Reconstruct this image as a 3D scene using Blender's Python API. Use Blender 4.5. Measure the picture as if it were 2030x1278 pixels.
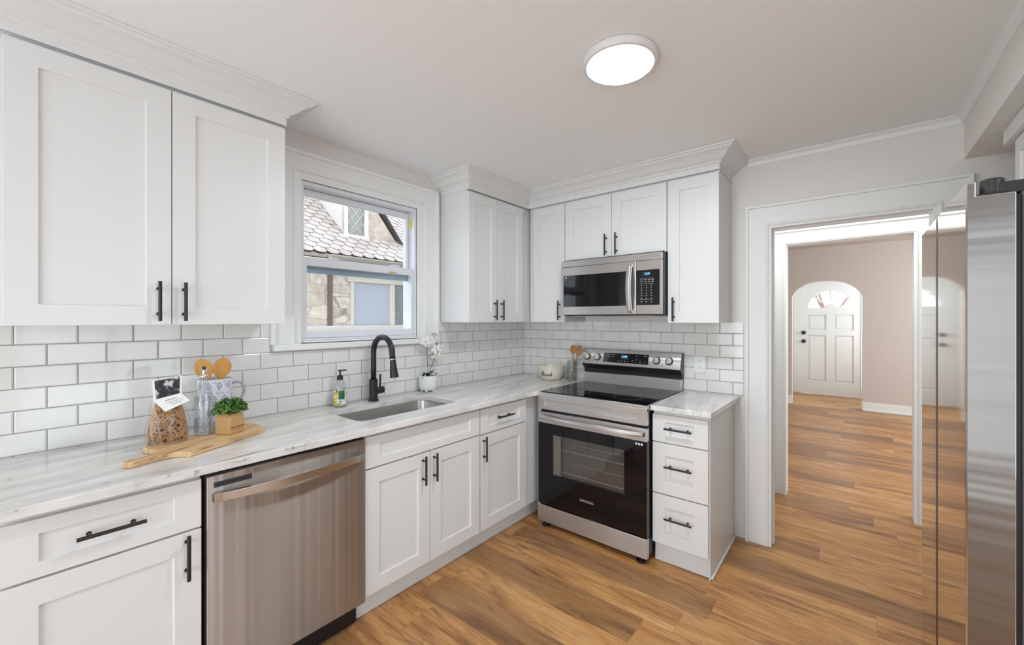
import bpy, bmesh, math, random
from mathutils import Vector, Matrix
random.seed(7)
PI = math.pi
sc = bpy.context.scene
col = sc.collection
for o in list(bpy.data.objects):
    bpy.data.objects.remove(o, do_unlink=True)

# ------------------------------------------------------------------ camera
cam = bpy.data.cameras.new('camera'); camo = bpy.data.objects.new('camera', cam); col.objects.link(camo)
camo.location = (2.3603, -2.9853, 1.4168)
camo.rotation_euler = (PI/2, 0, .6775)
cam.sensor_width = 36; cam.sensor_fit = 'HORIZONTAL'
cam.lens = 816.119/2030*36
cam.shift_x = (1015-1031.78)/2030
cam.shift_y = (633.22-639)/2030
cam.clip_start = .02
sc.camera = camo
# ------------------------------------------------------------------ colour management, world, fill lights
sc.view_settings.view_transform = 'Standard'
sc.view_settings.look = 'None'
sc.view_settings.gamma = 1
sc.view_settings.exposure = 0.0
sc.view_settings.use_curve_mapping = False
CEIL_LAMP = 108.0        # strength of a ceiling disc lamp
world = bpy.data.worlds.new('world'); sc.world = world; world.use_nodes = True
wb = world.node_tree.nodes['Background']
wb.inputs[0].default_value = (.87, .96, 1.07, 1); wb.inputs[1].default_value = 2.85
def area(name, loc, rot, sx, sy, power, color=(1, 1, 1), spread=180):
    l = bpy.data.lights.new(name, 'AREA'); l.shape = 'RECTANGLE'; l.size = sx; l.size_y = sy; l.energy = power; l.color = color; l.spread = math.radians(spread)
    o = bpy.data.objects.new(name, l); o.location = loc; o.rotation_euler = rot; col.objects.link(o); return o
# unseen fill lights added behind the camera and in the rooms beyond
area('behind_camera_fill', (1.7, -4.74, 1.07), (PI/2, 0, 0), 2.3, 1.9, 19, (.92, .98, 1), 150)
area('living_room_fill', (5.0, 3.3, 1.6), (0, PI/2, 0), 1.5, 2.6, 108, (.90, .97, 1))
area('hall_fill', (2.33, .53, 2.56), (0, 0, 0), .8, .4, 12, (.94, .985, 1))
area('vestibule_fill', (3.35, 6.1, 1.5), (0, PI/2, 0), 1.2, .8, 22, (.92, .98, 1))

# ------------------------------------------------------------------ node helpers
def s2l(c): return tuple(((x/255)/12.92 if x/255 <= .04045 else ((x/255+.055)/1.055)**2.4) for x in c)+(1,)
MATS = {}
def mat(name, color=(.8, .8, .8), rough=.5, metal=0., **kw):
    if name in MATS: return MATS[name]
    m = bpy.data.materials.new(name); m.use_nodes = True
    b = m.node_tree.nodes['Principled BSDF']
    if len(color) == 3: color = tuple(color)+(1,)
    b.inputs['Base Color'].default_value = color
    b.inputs['Roughness'].default_value = rough; b.inputs['Metallic'].default_value = metal
    for k, v in kw.items():
        b.inputs[k].default_value = v
    MATS[name] = m
    return m
class NT:
    def __init__(s, m): s.t = m.node_tree; s.b = s.t.nodes['Principled BSDF']
    def n(s, typ, **kw):
        d = s.t.nodes.new(typ)
        for k, v in kw.items(): setattr(d, k, v)
        return d
    def l(s, a, b): s.t.links.new(a, b)
    def math(s, op, a, b=0., c=0.):
        d = s.n('ShaderNodeMath', operation=op)
        for i, v in enumerate((a, b, c)):
            if isinstance(v, (int, float)): d.inputs[i].default_value = v
            else: s.l(v, d.inputs[i])
        return d.outputs[0]
    def comb(s, x, y, z):
        d = s.n('ShaderNodeCombineXYZ')
        for i, v in enumerate((x, y, z)):
            if isinstance(v, (int, float)): d.inputs[i].default_value = v
            else: s.l(v, d.inputs[i])
        return d.outputs[0]
    def pos(s):
        g = s.n('ShaderNodeTexCoord'); sp = s.n('ShaderNodeSeparateXYZ'); s.l(g.outputs['Object'], sp.inputs[0])
        return sp.outputs[0], sp.outputs[1], sp.outputs[2], g.outputs['Object']
    def noise(s, vec, scale=1., detail=3., rough=.5, dist=0.):
        d = s.n('ShaderNodeTexNoise'); s.l(vec, d.inputs['Vector'])
        d.inputs['Scale'].default_value = scale; d.inputs['Detail'].default_value = detail
        d.inputs['Roughness'].default_value = rough; d.inputs['Distortion'].default_value = dist
        return d.outputs['Fac']
    def ramp(s, fac, stops):
        d = s.n('ShaderNodeValToRGB'); s.l(fac, d.inputs[0]); e = d.color_ramp.elements
        e[0].position, e[0].color = stops[0][0], stops[0][1]
        e[1].position, e[1].color = stops[-1][0], stops[-1][1]
        for p, c in stops[1:-1]:
            q = e.new(p); q.color = c
        return d.outputs[0]
    def mix(s, fac, a, b, blend='MIX'):
        d = s.n('ShaderNodeMix', data_type='RGBA', blend_type=blend)
        if isinstance(fac, (int, float)): d.inputs[0].default_value = fac
        else: s.l(fac, d.inputs[0])
        for i, v in ((6, a), (7, b)):
            if isinstance(v, tuple): d.inputs[i].default_value = v
            else: s.l(v, d.inputs[i])
        return d.outputs[2]
    def bump(s, h, strength=.2, dist=.002):
        d = s.n('ShaderNodeBump'); d.inputs['Strength'].default_value = strength; d.inputs['Distance'].default_value = dist
        s.l(h, d.inputs['Height']); s.l(d.outputs[0], s.b.inputs['Normal'])
def g(v): return (v, v, v, 1)

# ------------------------------------------------------------------ materials
cab = mat('cabinet_paint', (.76, .765, .755), .36)
wallp = mat('wall_paint', (.80, .775, .745), .6)
ceilp = mat('ceiling_paint', (.885, .895, .90), .75)
trimp = mat('trim_paint', (.84, .85, .84), .4)
pinkp = mat('living_wall_paint', s2l((204, 194, 188)), .7)
vinyl = mat('window_vinyl', s2l((226, 229, 235)), .3)
vinyl2 = mat('window_track_vinyl', s2l((150, 172, 188)), .3)
black = mat('black_metal', (.012, .012, .013), .42)
blackp = mat('black_plastic', (.014, .014, .015), .35)
darkg = mat('dark_grey_plastic', (.035, .035, .037), .3)
gloss = mat('black_glass', (.004, .004, .005), .04)
gloss.node_tree.nodes['Principled BSDF'].inputs['Specular IOR Level'].default_value = .38
chrome = mat('chrome', (.75, .74, .73), .12, 1.)
wirem = mat('rack_wire', (.9, .9, .9), .35, .6)
def steel(name, c, r, an, rot=.25, axis='Z'):
    m = mat(name, c, r, 1.); t = NT(m)
    tg = t.n('ShaderNodeTangent'); tg.direction_type = 'RADIAL'; tg.axis = axis
    t.l(tg.outputs[0], t.b.inputs['Tangent'])
    t.b.inputs['Anisotropic'].default_value = an; t.b.inputs['Anisotropic Rotation'].default_value = rot
    return m
steelv = steel('stainless_steel', (.50, .468, .44), .38, .95)
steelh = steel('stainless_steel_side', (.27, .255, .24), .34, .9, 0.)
steelm = steel('stainless_steel_door', (.66, .64, .62), .055, .2)
steels = mat('stainless_steel_sink', (.46, .45, .43), .3, 1.)
steelt = mat('stainless_steel_trim', (.66, .64, .62), .22, 1.)

def waves(m, axis, sc_, st):
    t = NT(m); x, y, z, o = t.pos(); a = {'x': x, 'z': z}[axis]
    d = t.n('ShaderNodeTexNoise', noise_dimensions='1D'); t.l(a, d.inputs['W']); d.inputs['Scale'].default_value = sc_; d.inputs['Detail'].default_value = 3
    t.bump(d.outputs['Fac'], st, .01)
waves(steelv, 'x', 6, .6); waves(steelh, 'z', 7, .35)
steelr = steel('stainless_steel_range', (.70, .68, .665), .42, .9)

def tile_mat(name, axis, c0):
    m = mat(name, (.8, .8, .8), .07); t = NT(m); x, y, z, _ = t.pos()
    a = x if axis == 'x' else y
    v = t.comb(t.math('SUBTRACT', a, c0), t.math('SUBTRACT', z, .925), 0.)
    def brick(ms, sm, c1, c2, mo):
        d = t.n('ShaderNodeTexBrick', offset=.5, offset_frequency=2, squash=1.)
        t.l(v, d.inputs['Vector']); d.inputs['Scale'].default_value = 1; d.inputs['Mortar Size'].default_value = ms
        d.inputs['Mortar Smooth'].default_value = sm; d.inputs['Brick Width'].default_value = .159; d.inputs['Row Height'].default_value = .080
        d.inputs['Color1'].default_value = c1; d.inputs['Color2'].default_value = c2; d.inputs['Mortar'].default_value = mo
        return d
    b1 = brick(.0018, .1, s2l((226, 226, 222)), s2l((232, 231, 228)), s2l((150, 150, 150)))
    t.l(b1.outputs['Color'], t.b.inputs['Base Color'])
    b2 = brick(.0065, 1., g(1), g(1), g(0))
    rr = t.ramp(b1.outputs['Fac'], [(0, g(.07)), (1, g(.75))]); t.l(rr, t.b.inputs['Roughness'])
    h = t.math('SUBTRACT', 1., b2.outputs['Fac'])
    wob = t.noise(t.comb(t.math('MULTIPLY', a, 1), z, 0.), 5, 2)
    t.bump(t.math('ADD', h, t.math('MULTIPLY', wob, .35)), .55, .003)
    return m
tile_l = tile_mat('white_tile_left', 'y', -2.8155)
tile_b = tile_mat('white_tile_back', 'x', .084)

def marble():
    m = mat('marble', (.8, .8, .8), .16); t = NT(m); x, y, z, o = t.pos()
    # long streaks running along the counter
    u = t.math('ADD', t.math('MULTIPLY', x, 5.5), t.math('MULTIPLY', y, 1.0)); w = t.math('SUBTRACT', t.math('MULTIPLY', y, .75), t.math('MULTIPLY', x, .6))
    v = t.comb(u, w, t.math('MULTIPLY', z, 3))
    n1 = t.noise(v, 2.2, 8, .62, .5)
    n2 = t.noise(v, 5.5, 10, .7, .9)
    n3 = t.noise(o, 60, 3, .6)
    n4 = t.noise(o, 2.2, 2, .5)
    base = t.ramp(n1, [(.30, s2l((190, 190, 188))), (.47, s2l((220, 219, 216))), (.62, s2l((238, 236, 232)))])
    vein = t.ramp(n2, [(.30, g(1)), (.385, g(.35)), (.43, g(0))])
    vein = t.math('MULTIPLY', vein, t.ramp(n4, [(.38, g(.15)), (.62, g(.85))]))
    c = t.mix(vein, base, s2l((132, 134, 132)))
    sp = t.ramp(t.noise(o, 28, 2, .5), [(.26, g(.5)), (.31, g(0))])
    c = t.mix(sp, c, s2l((128, 126, 122)))
    t.l(c, t.b.inputs['Base Color'])
    return m
marb = marble()

def floor_mat():
    m = mat('oak_plank_floor', (.5, .3, .15), .34); t = NT(m); x, y, z, o = t.pos()
    W, L = .182, 1.22
    v = t.math('DIVIDE', t.math('ADD', y, 20.03), W); row = t.math('FLOOR', v); fv = t.math('SUBTRACT', v, row)
    wn = t.n('ShaderNodeTexWhiteNoise', noise_dimensions='1D'); t.l(row, wn.inputs['W'])
    u = t.math('ADD', t.math('DIVIDE', x, L), t.math('MULTIPLY', wn.outputs[0], 7.)); cl = t.math('FLOOR', u); fu = t.math('SUBTRACT', u, cl)
    w2 = t.n('ShaderNodeTexWhiteNoise', noise_dimensions='2D'); t.l(t.comb(row, cl, 0), w2.inputs['Vector'])
    idv = w2.outputs[0]; sc3 = t.n('ShaderNodeSeparateColor'); t.l(w2.outputs[1], sc3.inputs[0]); id2 = sc3.outputs[1]
    off = t.math('MULTIPLY', idv, 37.); off2 = t.math('MULTIPLY', id2, 53.)
    def vec(a, b): return t.comb(t.math('ADD', t.math('MULTIPLY', x, a), off), t.math('ADD', t.math('MULTIPLY', y, b), off2), off)
    g1 = t.noise(vec(1.0, 6.), 1., 5, .6, 1.4)
    g2 = t.noise(vec(7., 150.), 1., 5, .6, .3)
    g3 = t.noise(vec(.9, 5.5), 1.5, 6, .62, 2.2)
    g4 = t.noise(vec(3.6, 11.), 1.2, 5, .62, 3.0)
    g5 = t.noise(vec(2.2, 30.), 1., 3, .55, .8)
    tone = t.math('ADD', t.math('MULTIPLY', idv, .10), t.math('MULTIPLY', g1, .86))
    tone = t.math('ADD', tone, t.math('MULTIPLY', t.math('SUBTRACT', g2, .5), .55))
    tone = t.math('ADD', tone, t.math('MULTIPLY', t.math('SUBTRACT', g5, .5), .35))
    c = t.ramp(tone, [(.18, s2l((112, 74, 44))), (.34, s2l((158, 108, 62))), (.48, s2l((190, 137, 82))), (.64, s2l((206, 156, 100))), (.86, s2l((218, 176, 126)))])
    dk = t.ramp(g3, [(.28, g(.95)), (.37, g(.55)), (.45, g(.12)), (.50, g(0))])
    c = t.mix(dk, c, s2l((112, 80, 54)))
    kn = t.ramp(g4, [(.24, g(.95)), (.30, g(.5)), (.34, g(0))])
    c = t.mix(kn, c, s2l((80, 54, 38)))
    # some planks stained browner
    sel = t.ramp(id2, [(.72, g(0)), (.76, g(1))])
    c = t.mix(t.math('MULTIPLY', sel, .5), c, s2l((116, 84, 58)))
    ev = t.math('MINIMUM', fv, t.math('SUBTRACT', 1., fv)); eu = t.math('MULTIPLY', t.math('MINIMUM', fu, t.math('SUBTRACT', 1., fu)), L/W)
    e = t.math('MINIMUM', ev, eu)
    seam = t.ramp(e, [(.0, g(.4)), (.007, g(0))])
    c = t.mix(seam, c, s2l((100, 71, 48)))
    t.l(c, t.b.inputs['Base Color'])
    t.l(t.ramp(g2, [(.3, g(.30)), (.7, g(.44))]), t.b.inputs['Roughness'])
    t.bump(t.math('ADD', t.math('MULTIPLY', g2, .3), t.ramp(e, [(0, g(0)), (.012, g(1))])), .12, .002)
    return m
floorm = floor_mat()

def wood(name, c1, c2, sx=3., sy=40., sz=40., rough=.5, lo=.3, hi=.7):
    m = mat(name, c1, rough); t = NT(m); x, y, z, o = t.pos()
    v = t.comb(t.math('MULTIPLY', x, sx), t.math('MULTIPLY', y, sy), t.math('MULTIPLY', z, sz))
    t.l(t.ramp(t.noise(v, 1., 4, .6, .6), [(lo, s2l(c2)), (hi, s2l(c1))]), t.b.inputs['Base Color'])
    return m
boardw = wood('acacia_board', (226, 192, 142), (166, 118, 74), 3, 55, 20, .5, .30, .50)
spoonw = wood('spoon_wood', (220, 168, 96), (196, 138, 70), 30, 30, 5)
spoonw2 = wood('dark_spoon_wood', (190, 138, 84), (150, 98, 52), 30, 30, 5)

def thin_glass(name, tint=(1, 1, 1, 1), refl=1.0, rough=0.0):
    m = bpy.data.materials.new(name); m.use_nodes = True; t = m.node_tree; t.nodes.clear()
    out = t.nodes.new('ShaderNodeOutputMaterial'); mx = t.nodes.new('ShaderNodeMixShader')
    tr = t.nodes.new('ShaderNodeBsdfTransparent'); gl = t.nodes.new('ShaderNodeBsdfGlossy'); lw = t.nodes.new('ShaderNodeLayerWeight'); lw.inputs[0].default_value = .5
    pw = t.nodes.new('ShaderNodeMath'); pw.operation = 'POWER'; pw.inputs[1].default_value = 4.5; fr = t.nodes.new('ShaderNodeMath'); fr.operation = 'MULTIPLY_ADD'; fr.inputs[1].default_value = .9; fr.inputs[2].default_value = .04
    t.links.new(lw.outputs['Facing'], pw.inputs[0]); t.links.new(pw.outputs[0], fr.inputs[0])
    gl.inputs['Roughness'].default_value = rough; tr.inputs[0].default_value = tint
    ml = t.nodes.new('ShaderNodeMath'); ml.operation = 'MULTIPLY'; ml.inputs[1].default_value = refl
    t.links.new(fr.outputs[0], ml.inputs[0]); t.links.new(ml.outputs[0], mx.inputs[0])
    t.links.new(tr.outputs[0], mx.inputs[1]); t.links.new(gl.outputs[0], mx.inputs[2]); t.links.new(mx.outputs[0], out.inputs[0])
    MATS[name] = m; return m
pane = thin_glass('window_glass')
film = thin_glass('cellophane_film', (.985, .98, .97, 1), 1.0, .06)
bottleg = thin_glass('bottle_glass', (.90, .92, .925, 1), 2.6, .03)
jarg = thin_glass('jar_glass', (.90, .92, .92, 1), 2.4, .05)
ovenglass = thin_glass('oven_window_glass', (.80, .79, .77, 1), 1.1, .02)
def emis(name, c, s):
    m = mat(name, (0, 0, 0), .5); b = m.node_tree.nodes['Principled BSDF']
    b.inputs['Emission Color'].default_value = c; b.inputs['Emission Strength'].default_value = s; return m
lampm = emis('lamp_diffuser', (.93, .985, 1.04, 1), CEIL_LAMP)
digit = emis('display_digits', s2l((150, 225, 255)), 1.6)
digitbg = emis('display_backlight', s2l((0, 60, 96)), .5)

# ------------------------------------------------------------------ mesh builder
class MB:
    def __init__(s): s.bm = bmesh.new(); s.mi = 0
    def _f(s, vs):
        try:
            f = s.bm.faces.new(vs); f.material_index = s.mi; return f
        except ValueError: return None
    def box(s, x0, x1, y0, y1, z0, z1, M=None):
        x0, x1 = sorted((x0, x1)); y0, y1 = sorted((y0, y1)); z0, z1 = sorted((z0, z1))
        P = [Vector(p) for p in ((x0, y0, z0), (x1, y0, z0), (x1, y1, z0), (x0, y1, z0), (x0, y0, z1), (x1, y0, z1), (x1, y1, z1), (x0, y1, z1))]
        if M: P = [M @ p for p in P]
        v = [s.bm.verts.new(p) for p in P]
        for f in ((3, 2, 1, 0), (4, 5, 6, 7), (0, 1, 5, 4), (1, 2, 6, 5), (2, 3, 7, 6), (3, 0, 4, 7)): s._f([v[i] for i in f])
        return s
    def rings(s, rings, closed=True, cap0=True, cap1=True):
        R = [[s.bm.verts.new(p) for p in r] for r in rings]; n = len(R[0])
        for a, b in zip(R, R[1:]):
            for i in range(n if closed else n-1): s._f([a[i], a[(i+1) % n], b[(i+1) % n], b[i]])
        if cap0: s._f(R[0][::-1])
        if cap1: s._f(R[-1])
        return s
    def tube(s, path, r, seg=12, cap=True):
        path = [Vector(p) for p in path]; rs = r if isinstance(r, (list, tuple)) else [r]*len(path)
        rings = []; up = None
        for i, p in enumerate(path):
            d = (path[min(i+1, len(path)-1)]-path[max(i-1, 0)]).normalized()
            if up is None:
                up = Vector((0, 0, 1)) if abs(d.z) < .9 else Vector((1, 0, 0))
            a = d.cross(up).normalized(); b = a.cross(d).normalized(); up = b
            rings.append([p+(a*math.cos(2*PI*k/seg)+b*math.sin(2*PI*k/seg))*rs[i] for k in range(seg)])
        return s.rings(rings, True, cap, cap)
    def cyl(s, p0, p1, r, seg=20, r1=None): return s.tube([p0, p1], [r, r if r1 is None else r1], seg)
    def lathe(s, prof, c=(0, 0, 0), seg=32, sx=1., sy=1., cap=False):
        rings = [[Vector((c[0]+r*sx*math.cos(2*PI*k/seg), c[1]+r*sy*math.sin(2*PI*k/seg), c[2]+z)) for k in range(seg)] for r, z in prof]
        return s.rings(rings, True, cap, cap)
    def sphere(s, c, r, sx=1, sy=1, sz=1, u=14, v=9):
        M = Matrix.Translation(c) @ Matrix.Diagonal((r*sx, r*sy, r*sz, 1))
        n0 = len(s.bm.faces)
        bmesh.ops.create_uvsphere(s.bm, u_segments=u, v_segments=v, radius=1, matrix=M)
        s.bm.faces.ensure_lookup_table()
        for f in s.bm.faces[n0:]: f.material_index = s.mi
        return s
    def prism(s, poly, f0, f1):  # f0,f1 map 2D point -> 3D at each end
        return s.rings([[Vector(f0(*p)) for p in poly], [Vector(f1(*p)) for p in poly]])
    def plate(s, loops, fn, ext):
        """filled 2D outline with holes; fn maps (a,b)->3D, ext = extrusion vector"""
        vs = []; es = []
        for lp in loops:
            vv = [s.bm.verts.new(fn(*p)) for p in lp]; vs += vv
            es += [s.bm.edges.new((vv[i], vv[(i+1) % len(vv)])) for i in range(len(vv))]
        r = bmesh.ops.triangle_fill(s.bm, use_beauty=True, use_dissolve=False, edges=es)
        fs = [x for x in r['geom'] if isinstance(x, bmesh.types.BMFace)]
        for f in fs: f.material_index = s.mi
        r = bmesh.ops.extrude_face_region(s.bm, geom=fs)
        nv = [x for x in r['geom'] if isinstance(x, bmesh.types.BMVert)]
        bmesh.ops.translate(s.bm, vec=Vector(ext), verts=nv)
        for x in s.bm.faces:
            if x.material_index == 0 and s.mi: pass
        return s
    def build(s, name, mats, parent=None, smooth=False, bevel=0., seg=2, label=None, loc=None, sub=0):
        bmesh.ops.recalc_face_normals(s.bm, faces=s.bm.faces)
        me = bpy.data.meshes.new(name); s.bm.to_mesh(me); s.bm.free()
        for m in (mats if isinstance(mats, (list, tuple)) else [mats]): me.materials.append(m)
        o = bpy.data.objects.new(name, me); col.objects.link(o)
        if parent: o.parent = parent
        if loc: o.location = loc
        if smooth:
            for p in me.polygons: p.use_smooth = True
            if smooth != 2:
                try: me.set_sharp_from_angle(angle=R(38))
                except Exception: pass
        if bevel:
            b = o.modifiers.new('bevel', 'BEVEL'); b.width = bevel; b.segments = seg; b.limit_method = 'ANGLE'; b.angle_limit = .6
            b.harden_normals = False
        if sub:
            b = o.modifiers.new('sub', 'SUBSURF'); b.levels = sub; b.render_levels = sub
        if label: o['label'] = label
        return o
def R(d): return math.radians(d)
def thing(name, label, cat, loc=(0, 0, 0), rz=0., group=None, kind=None):
    o = bpy.data.objects.new(name, None); col.objects.link(o); o.location = loc; o.rotation_euler = (0, 0, rz); o.empty_display_size = .05
    if label: o['label'] = label
    if cat: o['category'] = cat
    if group: o['group'] = group
    if kind: o['kind'] = kind
    return o
def tag(o, label=None, cat=None, group=None, kind=None):
    for k, v in (('label', label), ('category', cat), ('group', group), ('kind', kind)):
        if v: o[k] = v
    return o
def struct(o): o['kind'] = 'structure'; return o
def B(*a): return MB().box(*a)
def text(body, size, M, material, name, parent, ext=.0006, align='CENTER', sx=1.):
    c = bpy.data.curves.new(name, 'FONT'); c.body = body; c.size = size; c.extrude = ext; c.align_x = align; c.align_y = 'CENTER'
    t = bpy.data.objects.new(name+'_tmp', c); col.objects.link(t)
    dg = bpy.context.evaluated_depsgraph_get(); me = bpy.data.meshes.new_from_object(t.evaluated_get(dg))
    bpy.data.objects.remove(t, do_unlink=True)
    me.transform(M @ Matrix.Diagonal((sx, 1, 1, 1))); me.materials.clear(); me.materials.append(material); me.name = name
    o = bpy.data.objects.new(name, me); col.objects.link(o); o.parent = parent; return o
def face_front(x, y, z): return Matrix.Translation((x, y, z)) @ Matrix.Rotation(PI/2, 4, 'X')  # text facing -Y
def roundrect(x0, x1, y0, y1, r, n=6):
    pts = []
    for cx, cy, a0 in ((x1-r, y1-r, 0), (x0+r, y1-r, 90), (x0+r, y0+r, 180), (x1-r, y0+r, 270)):
        for k in range(n+1):
            a = R(a0+90*k/n); pts.append((cx+r*math.cos(a), cy+r*math.sin(a)))
    return pts

ZC = .920          # counter top
ZCEIL = 2.435
# ------------------------------------------------------------------ room shell
struct(B(-.2, 6.2, -5, 8.2, -.12, 0).build('floor', floorm))
struct(B(-.2, 3.6, -5, .0, ZCEIL, ZCEIL+.12).build('ceiling', ceilp))
# left wall with window opening
WY0, WY1, WZ0, WZ1 = -1.979, -1.203, 1.290, 2.188
m = MB(); m.box(-.16, 0, -5, WY0, 0, ZCEIL); m.box(-.16, 0, WY1, .12, 0, ZCEIL); m.box(-.16, 0, WY0, WY1, 0, WZ0); m.box(-.16, 0, WY0, WY1, WZ1, ZCEIL)
struct(m.build('wall_left', wallp))
# wall behind the range with the doorway
DX0, DX1, DZ = 1.957, 2.700, 2.0
m = MB(); m.box(0, DX0, 0, .11, 0, 2.6); m.box(DX1, 3.6, 0, .11, 0, 2.6); m.box(DX0, DX1, 0, .11, DZ, 2.6)
struct(m.build('wall_back', wallp))
m = MB(); m.box(3.4, 3.55, -5, -2.95, 0, ZCEIL); m.box(3.4, 3.55, -1.75, 0, 0, ZCEIL); m.box(3.4, 3.55, -2.95, -1.75, 0, .04); m.box(3.4, 3.55, -2.95, -1.75, 2.1, ZCEIL)
struct(m.build('wall_right', wallp))
m = MB()
for a in (-2.95, -2.37, -1.80): m.box(3.40, 3.44, a, a+.05, .04, 2.1)
m.box(3.40, 3.44, -2.95, -1.75, .04, .20); m.box(3.40, 3.44, -2.95, -1.75, 2.04, 2.1)
struct(m.build('added_window_right', vinyl))  # frame of an unseen opening, added so fill light reaches the base cabinets
# wall behind the camera with a wide opening added to let in fill light
m = MB(); m.box(0, .5, -4.95, -4.8, 0, ZCEIL); m.box(2.9, 3.4, -4.95, -4.8, 0, ZCEIL); m.box(.5, 2.9, -4.95, -4.8, 0, .04); m.box(.5, 2.9, -4.95, -4.8, 2.15, ZCEIL)
struct(m.build('wall_front', wallp))
m = MB()
for a in (.5, 1.28, 2.06, 2.84): m.box(a, a+.06, -4.84, -4.80, .04, 2.15)
m.box(.5, 2.9, -4.84, -4.8, .04, .16); m.box(.5, 2.9, -4.84, -4.8, 2.09, 2.15)
struct(m.build('added_window_front', vinyl))
struct(B(2.797, 3.4, -4.8, 0, 2.215, ZCEIL).build('wall_soffit', wallp))
# hall between the two doorways, living room, vestibule
m = MB(); m.box(1.62, 1.72, .11, .96, 0, 2.6); struct(m.build('wall_hall_left', trimp))
m = MB(); m.box(3.36, 3.46, .11, .96, 0, 2.6); struct(m.build('wall_hall_right', trimp))
struct(B(-1.3, 5.3, .11, 5.5, 2.6, 2.72).build('ceiling_living', pinkp))
m = MB(); EX0, EX1, EZ, EY = 1.948, 2.697, 2.02, .96
m.box(-1.3, EX0, EY, EY+.12, 0, 2.6); m.box(EX1, 5.3, EY, EY+.12, 0, 2.6); m.box(EX0, EX1, EY, EY+.12, EZ, 2.6)
struct(m.build('wall_hall_far', trimp))
struct(B(-1.3, -1.15, EY+.12, 5.36, 0, 2.6).build('wall_living_left', pinkp))
struct(B(5.05, 5.2, EY+.12, 5.36, 0, 2.6).build('wall_living_right', pinkp))
# arched opening
AX0, AX1 = 1.569, 2.492
pts = [(-1.3, 0), (AX0, 0), (AX0, 1.775)]
def archz(x):
    t = (x-AX0)/(AX1-AX0)*2-1
    return 1.79+.262*(1-abs(t)**2.6)**(1/1.35)
for k in range(1, 24):
    x = AX0+(AX1-AX0)*(.5-.5*math.cos(PI*k/24)); pts.append((x, archz(x)))
pts += [(AX1, 1.775), (AX1, 0), (5.3, 0), (5.3, 2.6), (-1.3, 2.6)]
struct(MB().plate([pts], lambda a, b: (a, 5.36, b), (0, .16, 0)).build('wall_arch', pinkp))
m = MB(); m.box(1.30, 1.45, 5.53, 6.8, 0, 2.5); struct(m.build('wall_vestibule_left', trimp))
m = MB(); m.box(3.45, 3.6, 5.53, 6.8, 0, 2.5); struct(m.build('wall_vestibule_right', trimp))
struct(B(1.3, 3.6, 5.53, 6.9, 2.5, 2.6).build('ceiling_vestibule', trimp))
FX0, FX1, FZ, FY = 1.573, 2.503, 2.128, 6.68
m = MB(); m.box(1.3, FX0, FY, FY+.14, 0, 2.5); m.box(FX1, 3.6, FY, FY+.14, 0, 2.5); m.box(FX0, FX1, FY, FY+.14, FZ, 2.5)
struct(m.build('wall_vestibule_far', trimp))
# baseboards
def baseboard(name, x0, x1, y, d=-1):
    m = MB(); m.box(x0, x1, y+d*.016, y-.0, 0, .12); m.box(x0, x1, y+d*.011, y, .12, .135); m.box(x0, x1, y+d*.03, y, 0, .022)
    struct(m.build(name, trimp, bevel=.002))
baseboard('baseboard_arch_right', AX1, 5.04, 5.36); baseboard('baseboard_arch_left', -1.1, AX0, 5.36)
m = MB(); m.box(AX1, AX1+.016, 5.345, 5.52, 0, .12); m.box(AX0-.016, AX0, 5.345, 5.52, 0, .12)
struct(B(AX1-.012, AX1, 5.35, 5.52, 0, .12).build('baseboard_arch_jamb', trimp)); m.bm.free()
# door casings
def ushape(x0, x1, z1, w, wz, z0=0.): return [(x0-w, z0), (x0, z0), (x0, z1), (x1, z1), (x1, z0), (x1+w, z0), (x1+w, z1+wz), (x0-w, z1+wz)]
def casing(name, x0, x1, z1, w, y, wz=None):
    """flat board casing with an outer backband and an inner bead, around an opening x0..x1, up to z1"""
    wz = wz or w; m = MB(); b = .017; F = lambda a, c: (a, y, c)
    m.plate([ushape(x0, x1, z1, w, wz)], F, (0, -.018, 0))
    m.plate([ushape(x0-w+b, x1+w-b, z1+wz-b, b+.001, b+.001)], F, (0, -.030, 0))
    m.plate([ushape(x0-.008, x1+.008, z1+.008, .012, .012)], F, (0, -.023, 0))
    return struct(m.build(name, trimp, bevel=.0025))
casing('trim_1', DX0, DX1, DZ, .127, 0, .135)
casing('trim_2', EX0, EX1, EZ, .117, EY, .115)
m = MB(); m.box(DX0-.001, DX0+.014, -.012, .122, 0, DZ-.01); m.box(DX1-.014, DX1+.001, -.012, .122, 0, DZ-.01); m.box(DX0, DX1, -.012, .122, DZ-.014, DZ+.001)
m.box(DX0, DX0+.022, .04, .075, 0, DZ-.02); m.box(DX1-.022, DX1, .04, .075, 0, DZ-.02); m.box(DX0, DX1, .04, .075, DZ-.024, DZ)
struct(m.build('trim_3', trimp, bevel=.002))
# picture-rail style crown on the plain walls
def railp(p0, p1, nrm, name):
    """small crown from p0 to p1 (x,y at ceiling), projecting along nrm"""
    prof = [(0, -.042), (.006, -.042), (.010, -.034), (.014, -.020), (.024, -.010), (.032, -.008), (.032, 0), (0, 0)]
    n = Vector((nrm[0], nrm[1], 0))
    def at(p, s): return lambda a, b: (p[0]+n.x*a+s[0]*a, p[1]+n.y*a+s[1]*a, ZCEIL+b)
    return prof, n, at
prof, n, at = railp(0, 0, (0, -1), '')
m = MB(); m.prism(prof, lambda a, b: (1.842, -a, ZCEIL+b), lambda a, b: (2.797-a, -a, ZCEIL+b))
m.prism(prof, lambda a, b: (2.797-a, -a, ZCEIL+b), lambda a, b: (2.797-a, -4.79, ZCEIL+b))
struct(m.build('trim_4', trimp))

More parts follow.
